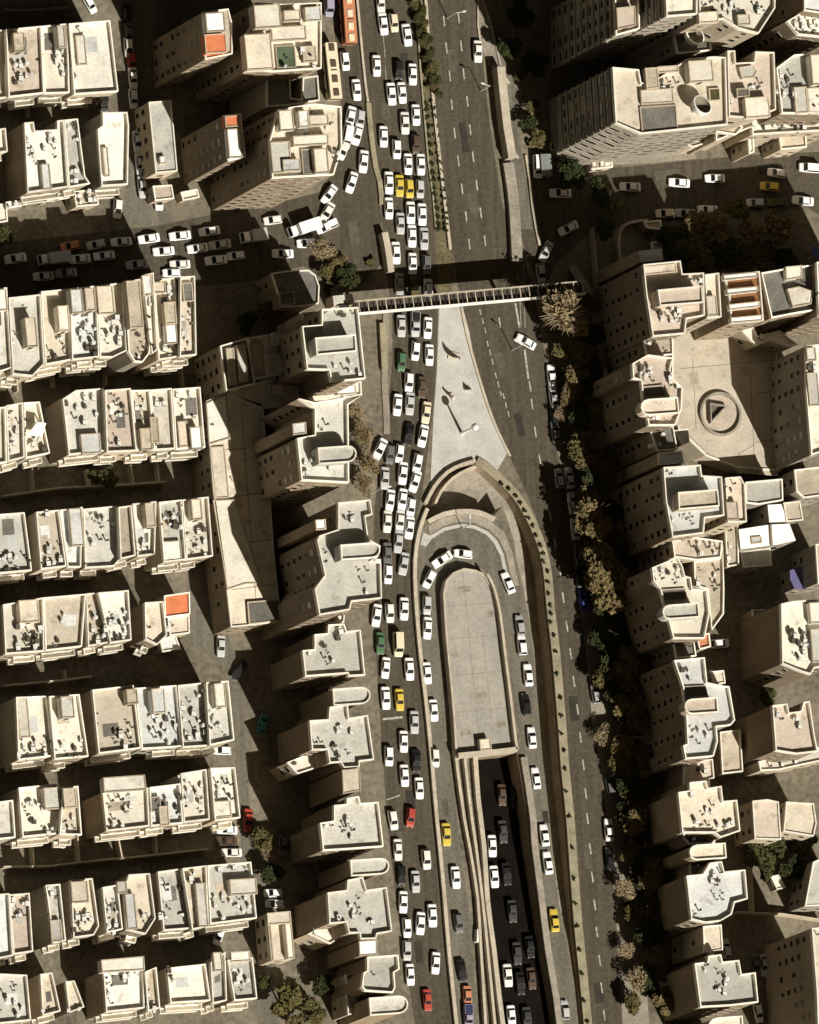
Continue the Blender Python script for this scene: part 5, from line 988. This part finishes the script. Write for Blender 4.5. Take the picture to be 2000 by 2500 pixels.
PLC = smooth([(1226,1180),(1258,1212),(1280,1246),(1300,1284),(1319,1331),(1330,1372),(1338,1420),(1343,1478),(1347,1520),(1355,1590),(1365,1703),(1372,1790),(1378,1877),(1390,1993),(1401,2145),(1410,2261),(1421,2377),(1433,2493)], 2)
for i, (u, v) in enumerate(PLC): shrub(u + random.uniform(-3, 3), v, .42, 'dark', 'low dark shrub, %s from the plaza tip along the planter wall' % ORD[i], 'shrubs in the planter', .7)
for u, v, s, lf, lab in [(1310,350,1.4,'olive','ragged olive shrub below the dark bushy verge tree'),(1300,290,1.2,'tan','pale shrub on the verge'),(905,640,1.0,'olive','small olive shrub beside the pier wall'),(1510,1745,1.5,'olive','olive shrub at the kerb bend'),(1540,1790,1.3,'tan','pale shrub at the kerb bend'),
                         (1530,2200,1.2,'olive','olive shrub beside the lower pavement'),(880,1260,1.2,'dark','dark shrub beside the twin tower'),(800,700,1.3,'dark','dark shrub north of the pavilion'),(560,2420,1.2,'olive','olive shrub beside the lowest terrace')]:
    shrub(u, v, s, lf, lab, 'loose shrubs')

# ================================================================== ROOF CLUTTER
def cooler_mesh():
    bm = bmesh.new(); box(bm, -.5, -.5, .25, .5, .5, 1.15, 0)
    for s in (-1, 1): box(bm, s * .502 if s > 0 else -.53, -.4, .35, .53 if s > 0 else -.502, .4, 1.02, 1)
    box(bm, -.4, -.53, .35, .4, -.502, 1.02, 1); box(bm, -.4, .502, .35, .4, .53, 1.02, 1)
    for x in (-.42, .36):
        for y in (-.42, .36): box(bm, x, y, 0, x + .06, y + .06, .249, 1)
    box(bm, -.3, .54, .4, .3, 1.1, .9, 0)
    return mesh_from(bm, 'air_cooler')
def dish_mesh(R_=.55, mast=.7, seg=14):
    bm = bmesh.new(); rows = []
    for k in range(5):
        r = R_ * k / 4; z = .45 * r * r / R_
        rows.append([bm.verts.new((r * math.cos(a * 2 * math.pi / seg), r * math.sin(a * 2 * math.pi / seg), z)) for a in range(seg)] if k else [bm.verts.new((0, 0, 0))])
    for a in range(seg): bm.faces.new((rows[0][0], rows[1][a], rows[1][(a + 1) % seg]))
    for k in range(1, 4):
        for a in range(seg): bm.faces.new((rows[k][a], rows[k + 1][a], rows[k + 1][(a + 1) % seg], rows[k][(a + 1) % seg]))
    g = bmesh.ops.solidify(bm, geom=list(bm.faces), thickness=.03)
    bmesh.ops.rotate(bm, verts=bm.verts, matrix=Matrix.Rotation(math.radians(48), 3, 'X'))
    bmesh.ops.translate(bm, verts=bm.verts, vec=(0, 0, mast + R_ * .4))
    box(bm, -.05, -.05, 0, .05, .05, mast + R_ * .4, 1); box(bm, -.25, -.25, 0, .25, .25, .06, 1)
    return mesh_from(bm, 'satellite_dish')
def tank_mesh():
    bm = bmesh.new(); bmesh.ops.create_cone(bm, cap_ends=True, segments=14, radius1=.5, radius2=.46, depth=1.1, matrix=Matrix.Translation((0, 0, .75)))
    bmesh.ops.create_cone(bm, cap_ends=True, segments=10, radius1=.18, radius2=.15, depth=.12, matrix=Matrix.Translation((0, 0, 1.365)))
    box(bm, -.45, -.45, 0, .45, .45, .19, 1); return mesh_from(bm, 'water_tank')
def pipe_mesh():
    bm = bmesh.new(); bmesh.ops.create_cone(bm, cap_ends=True, segments=8, radius1=.16, radius2=.16, depth=1.3, matrix=Matrix.Translation((0, 0, .65)))
    bmesh.ops.create_cone(bm, cap_ends=True, segments=8, radius1=.34, radius2=.05, depth=.25, matrix=Matrix.Translation((0, 0, 1.5))); return mesh_from(bm, 'vent_pipe')
CM = cooler_mesh(); CM.materials.append(METAL); CM.materials.append(DMETAL)
DM = dish_mesh(); DM.materials.append(METAL); DM.materials.append(DMETAL)
TM = tank_mesh(); TM.materials.append(mat('tank_white', (.7, .7, .68), .5, .1, 1, 5)); TM.materials.append(DMETAL)
PM = pipe_mesh(); PM.materials.append(DMETAL)
RUSTC = mat('stained_cooler', (.10, .085, .065), .85, .3, 1, 5)
rg = random.Random(99); cnt = defaultdict(int)
placed = []
for ref, (x0, y0, x1, y1, n) in CLUT:
    poly, h, short = BUILT[ref]
    for k in range(n):
        for _ in range(30):
            u = rg.uniform(x0, x1); v = rg.uniform(y0, y1)
            if all((u - a) ** 2 + (v - b) ** 2 > 150 for a, b in placed[-40:]): break
        placed.append((u, v))
        q = rg.random(); dark = rg.random() < .22
        kind, me, nm, word = (('cooler', CM, 'air_cooler', 'dark stained' if dark else 'pale grey') if q < .36 else ('dish', DM, 'satellite_dish', 'small') if q < .58 else ('tank', TM, 'water_tank', 'white round') if q < .74 else ('vent', PM, 'vent_pipe', 'dark'))
        p = P(u, v, h + .6)
        o = bpy.data.objects.new(nm, me); link(o); s = rg.uniform(.55, .95)
        o.location = (p.x, p.y, h + .005); o.scale = (s, s, s * rg.uniform(.9, 1.2)); o.rotation_euler = (0, 0, rg.choice([0, 1.57, 3.14, .1, -.08]) + (rg.uniform(-.6, .6) + 3.3 if kind == 'dish' else rg.uniform(-.06, .06)))
        if kind == 'cooler' and dark: o.material_slots[0].link = 'OBJECT'; o.material_slots[0].material = RUSTC
        kd = {'cooler': 'air cooler', 'dish': 'satellite dish', 'tank': 'water tank', 'vent': 'vent pipe'}[kind]
        lab = '%s %s on roof of %s' % (word, kd, short)
        if len(lab.replace('-', ' ').split()) > 16: lab = '%s on %s' % (kd, short)
        tag(o, lab, kd, '%ss on roof of %s' % (kd if lab.startswith(kd) else word + ' ' + kd, short))
# a tilted white sheet and two big dishes
bm = bmesh.new(); q = [P(66, 1062, 12.3), P(92, 1030, 13.4), P(112, 1034, 13.4), P(103, 1066, 12.3)]
lo = [bm.verts.new(p) for p in q]; hi = [bm.verts.new(p + Vector((0, 0, .12))) for p in q]
bm.faces.new(lo[::-1]); bm.faces.new(hi)
for i in range(4): bm.faces.new((lo[i], lo[(i + 1) % 4], hi[(i + 1) % 4], hi[i]))
for p in q: prism(bm, [p + Vector((-.1, -.1, 0)), p + Vector((.1, -.1, 0)), p + Vector((.1, .1, 0)), p + Vector((-.1, .1, 0))], 10.0, p.z - .01, True, True)
tag(obj('roof_awning', bm, WHITE), 'tilted bright white awning sheet on a fourth terrace roof at left', 'awning')
for u, v, h, lab, mast in [(1688, 96, 24, 'big white bowl dish above the dark gap, upper of two', 2.0), (1706, 266, 33, 'big white bowl dish on the broad striped tower, lower of two', 1.6)]:
    p = P(u, v, h + mast + 1)
    t = thing('bowl_dish', lab, 'dish', (p.x, p.y, h if h > 20 else 0), 3.6, 'big white bowl dishes')
    zb = mast + (0 if h > 20 else h)
    bm = bmesh.new(); seg = 28; rows = []; R_ = 2.15
    prof = [(0.3, 0), (1.2, .25), (1.75, .8), (2.05, 1.5), (2.15, 2.1), (1.85, 2.15), (1.65, 1.5), (1.2, .75), (.3, .45)]
    for r, z in prof: rows.append([bm.verts.new((r * math.cos(k * 2 * math.pi / seg), r * math.sin(k * 2 * math.pi / seg), z)) for k in range(seg)])
    for i in range(len(rows) - 1):
        for k in range(seg): bm.faces.new((rows[i][k], rows[i][(k + 1) % seg], rows[i + 1][(k + 1) % seg], rows[i + 1][k])).material_index = 0 if i < 5 else 1
    bm.faces.new(rows[0]); bm.faces.new(rows[-1]).material_index = 1
    bmesh.ops.rotate(bm, verts=bm.verts, matrix=Matrix.Rotation(math.radians(-24), 3, Vector((.8, -.6, 0)))); bmesh.ops.translate(bm, verts=bm.verts, vec=(0, 0, zb)); t.rotation_euler = (0, 0, 0)
    obj('bowl', bm, [WHITE, mat('bowl_inner_shade', (.20, .175, .13), .9, .2, .8, 4)], t)  # inner bowl coloured dark for the shade inside the white dish
    bm = bmesh.new(); bmesh.ops.create_cone(bm, cap_ends=True, segments=10, radius1=.45, radius2=.3, depth=zb + .2, matrix=Matrix.Translation((0, 0, zb / 2))); obj('mast', bm, METAL, t)

# ================================================================== SMALL STREET THINGS
def lamp(u, v, h, lab, ang, g='street lamps'):
    p = P(u, v); t = thing('street_lamp', lab, 'lamp', (p.x, p.y, 0), ang, g)
    bm = bmesh.new(); bmesh.ops.create_cone(bm, cap_ends=True, segments=8, radius1=.12, radius2=.07, depth=h, matrix=Matrix.Translation((0, 0, h / 2))); obj('pole', bm, METAL, t)
    bm = bmesh.new(); box(bm, 0, -.05, h - .1, 1.6, .05, h + .02); obj('arm', bm, METAL, t)
    bm = bmesh.new(); box(bm, 1.2, -.16, h + .02, 2.0, .16, h + .2); obj('lamp_head', bm, METAL, t)
for i, (u, v, h, a, lab) in enumerate([(1250,855,5.5,2.6,'slim street lamp on the expressway beside the turning white car'),(1174,222,5,2.9,'slim street lamp beside the slip ramp'),(1092,44,5,.2,'slim street lamp at the top of the median kerb'),(1480,1560,6,2.8,'slim street lamp among the avenue trees'),
                                       (1128,1290,4.5,1.6,'slim street lamp on the loop road island'),(905,1205,6,.2,'slim street lamp on the jam pavement')]): lamp(u, v, h, lab, a)
t0 = P(1127, 1058); t = thing('plaza_mast', 'tall white mast with a dark ball head on the pale plaza', 'mast', (t0.x, t0.y, .07))
bm = bmesh.new(); bmesh.ops.create_cone(bm, cap_ends=True, segments=10, radius1=.34, radius2=.16, depth=6.6, matrix=Matrix.Translation((0, 0, 3.3))); obj('mast', bm, WHITE, t)
bm = bmesh.new(); bmesh.ops.create_icosphere(bm, subdivisions=2, radius=.75, matrix=Matrix.Translation((0, 0, 7.1))); obj('ball_head', bm, METAL, t)
def sail(u, v, s, lab, rz):
    p = P(u, v); t = thing('plaza_sculpture', lab, 'sculpture', (p.x, p.y, .07), rz, 'white sculptures on the plaza')
    bm = bmesh.new(); rows = []
    for k in range(7):
        f = k / 6; zz = 4.4 * s * f; wv = (1.5 * (1 - f) ** .8 + .12) * s; bend = 1.3 * s * math.sin(f * 1.7) 
        rows.append([(-wv, bend + .25 * f, zz), (0, bend + .45 * (1 - f) * s, zz), (wv, bend, zz), (wv * .8, bend + .14, zz), (0, bend + .6 * (1 - f) * s, zz), (-wv * .8, bend + .4 * f + .1, zz)])
    loft(bm, rows); obj('sail', bm, WHITE, t)
    bm = bmesh.new(); box(bm, -1.2 * s, -.6 * s, 0, 1.2 * s, 1.0 * s, .25); obj('plinth', bm, CONC, t)
sail(1108, 868, 1.0, 'largest white sail sculpture on the plaza casting a curved shadow', 2.9)
sail(1105, 968, .62, 'middle white sculpture on the plaza beside the mast shadow', 2.2)
sail(1140, 948, .5, 'smallest white sculpture on the plaza', 3.4)
p = P(1166, 2285, .8); o = thing('white_barrier', 'white plastic barrier block between the narrow walls beside the loop road', 'barrier', (p.x, p.y, 0), -.08)
bm = bmesh.new(); box(bm, -.4, -1.3, 0, .4, 1.3, .7); box(bm, -.22, -1.3, .7, .22, 1.3, 1.15); obj('block', bm, WHITE, o)
p = P(1330, 405, 1.5); t = thing('bus_shelter', 'pale glass roofed shelter beside the white van at the crossing', 'shelter', (p.x, p.y, 0), .05)
bm = bmesh.new(); box(bm, -1.1, -2.2, 2.4, 1.1, 2.2, 2.55); obj('roof', bm, mat('shelter_roof', (.20, .22, .21), .4, .1, 1, 4), t)
for x, y in ((-1, -2), (1, -2), (-1, 2), (1, 2)):
    bm = bmesh.new(); box(bm, x - .06, y - .06, 0, x + .06, y + .06, 2.4); obj('post', bm, METAL, t)
p = P(1993, 615, 3); t = thing('shop_awning', 'blue awning at the right edge below the east street', 'awning', (p.x, p.y, 0))
bm = bmesh.new(); box(bm, -.9, -1, 2.9, 1.5, 1.1, 3.1); obj('canopy', bm, mat('blue_canvas', (.14, .16, .42), .7, .1, 1, 4), t)
for x, y in ((-.8, -.9), (1.4, -.9), (-.8, 1), (1.4, 1)):
    bm = bmesh.new(); box(bm, x - .05, y - .05, 0, x + .05, y + .05, 2.9); obj('post', bm, METAL, t)
def curve_wall(name, lab, cat, px, wd, h, m_): wall(name, lab, cat, px, wd, h, m_)
curve_wall('garden_wall', 'pale curved wall round the garden corner south of the east street', 'wall', [(1508,640),(1504,600),(1508,570),(1520,552),(1545,544),(1575,541)], .5, 1.6, CONC)
low('white gabled gate kiosk at the end of the curved garden wall', [(1572,542),(1612,538),(1614,562),(1578,556)], 3.4, 5, 0, par=.4)
low('dark roofed stair hut beside the curved garden wall', [(1590,592),(1628,586),(1640,632),(1598,640)], 3.0, 7, 2, par=.3)
bpy.context.view_layer.update()
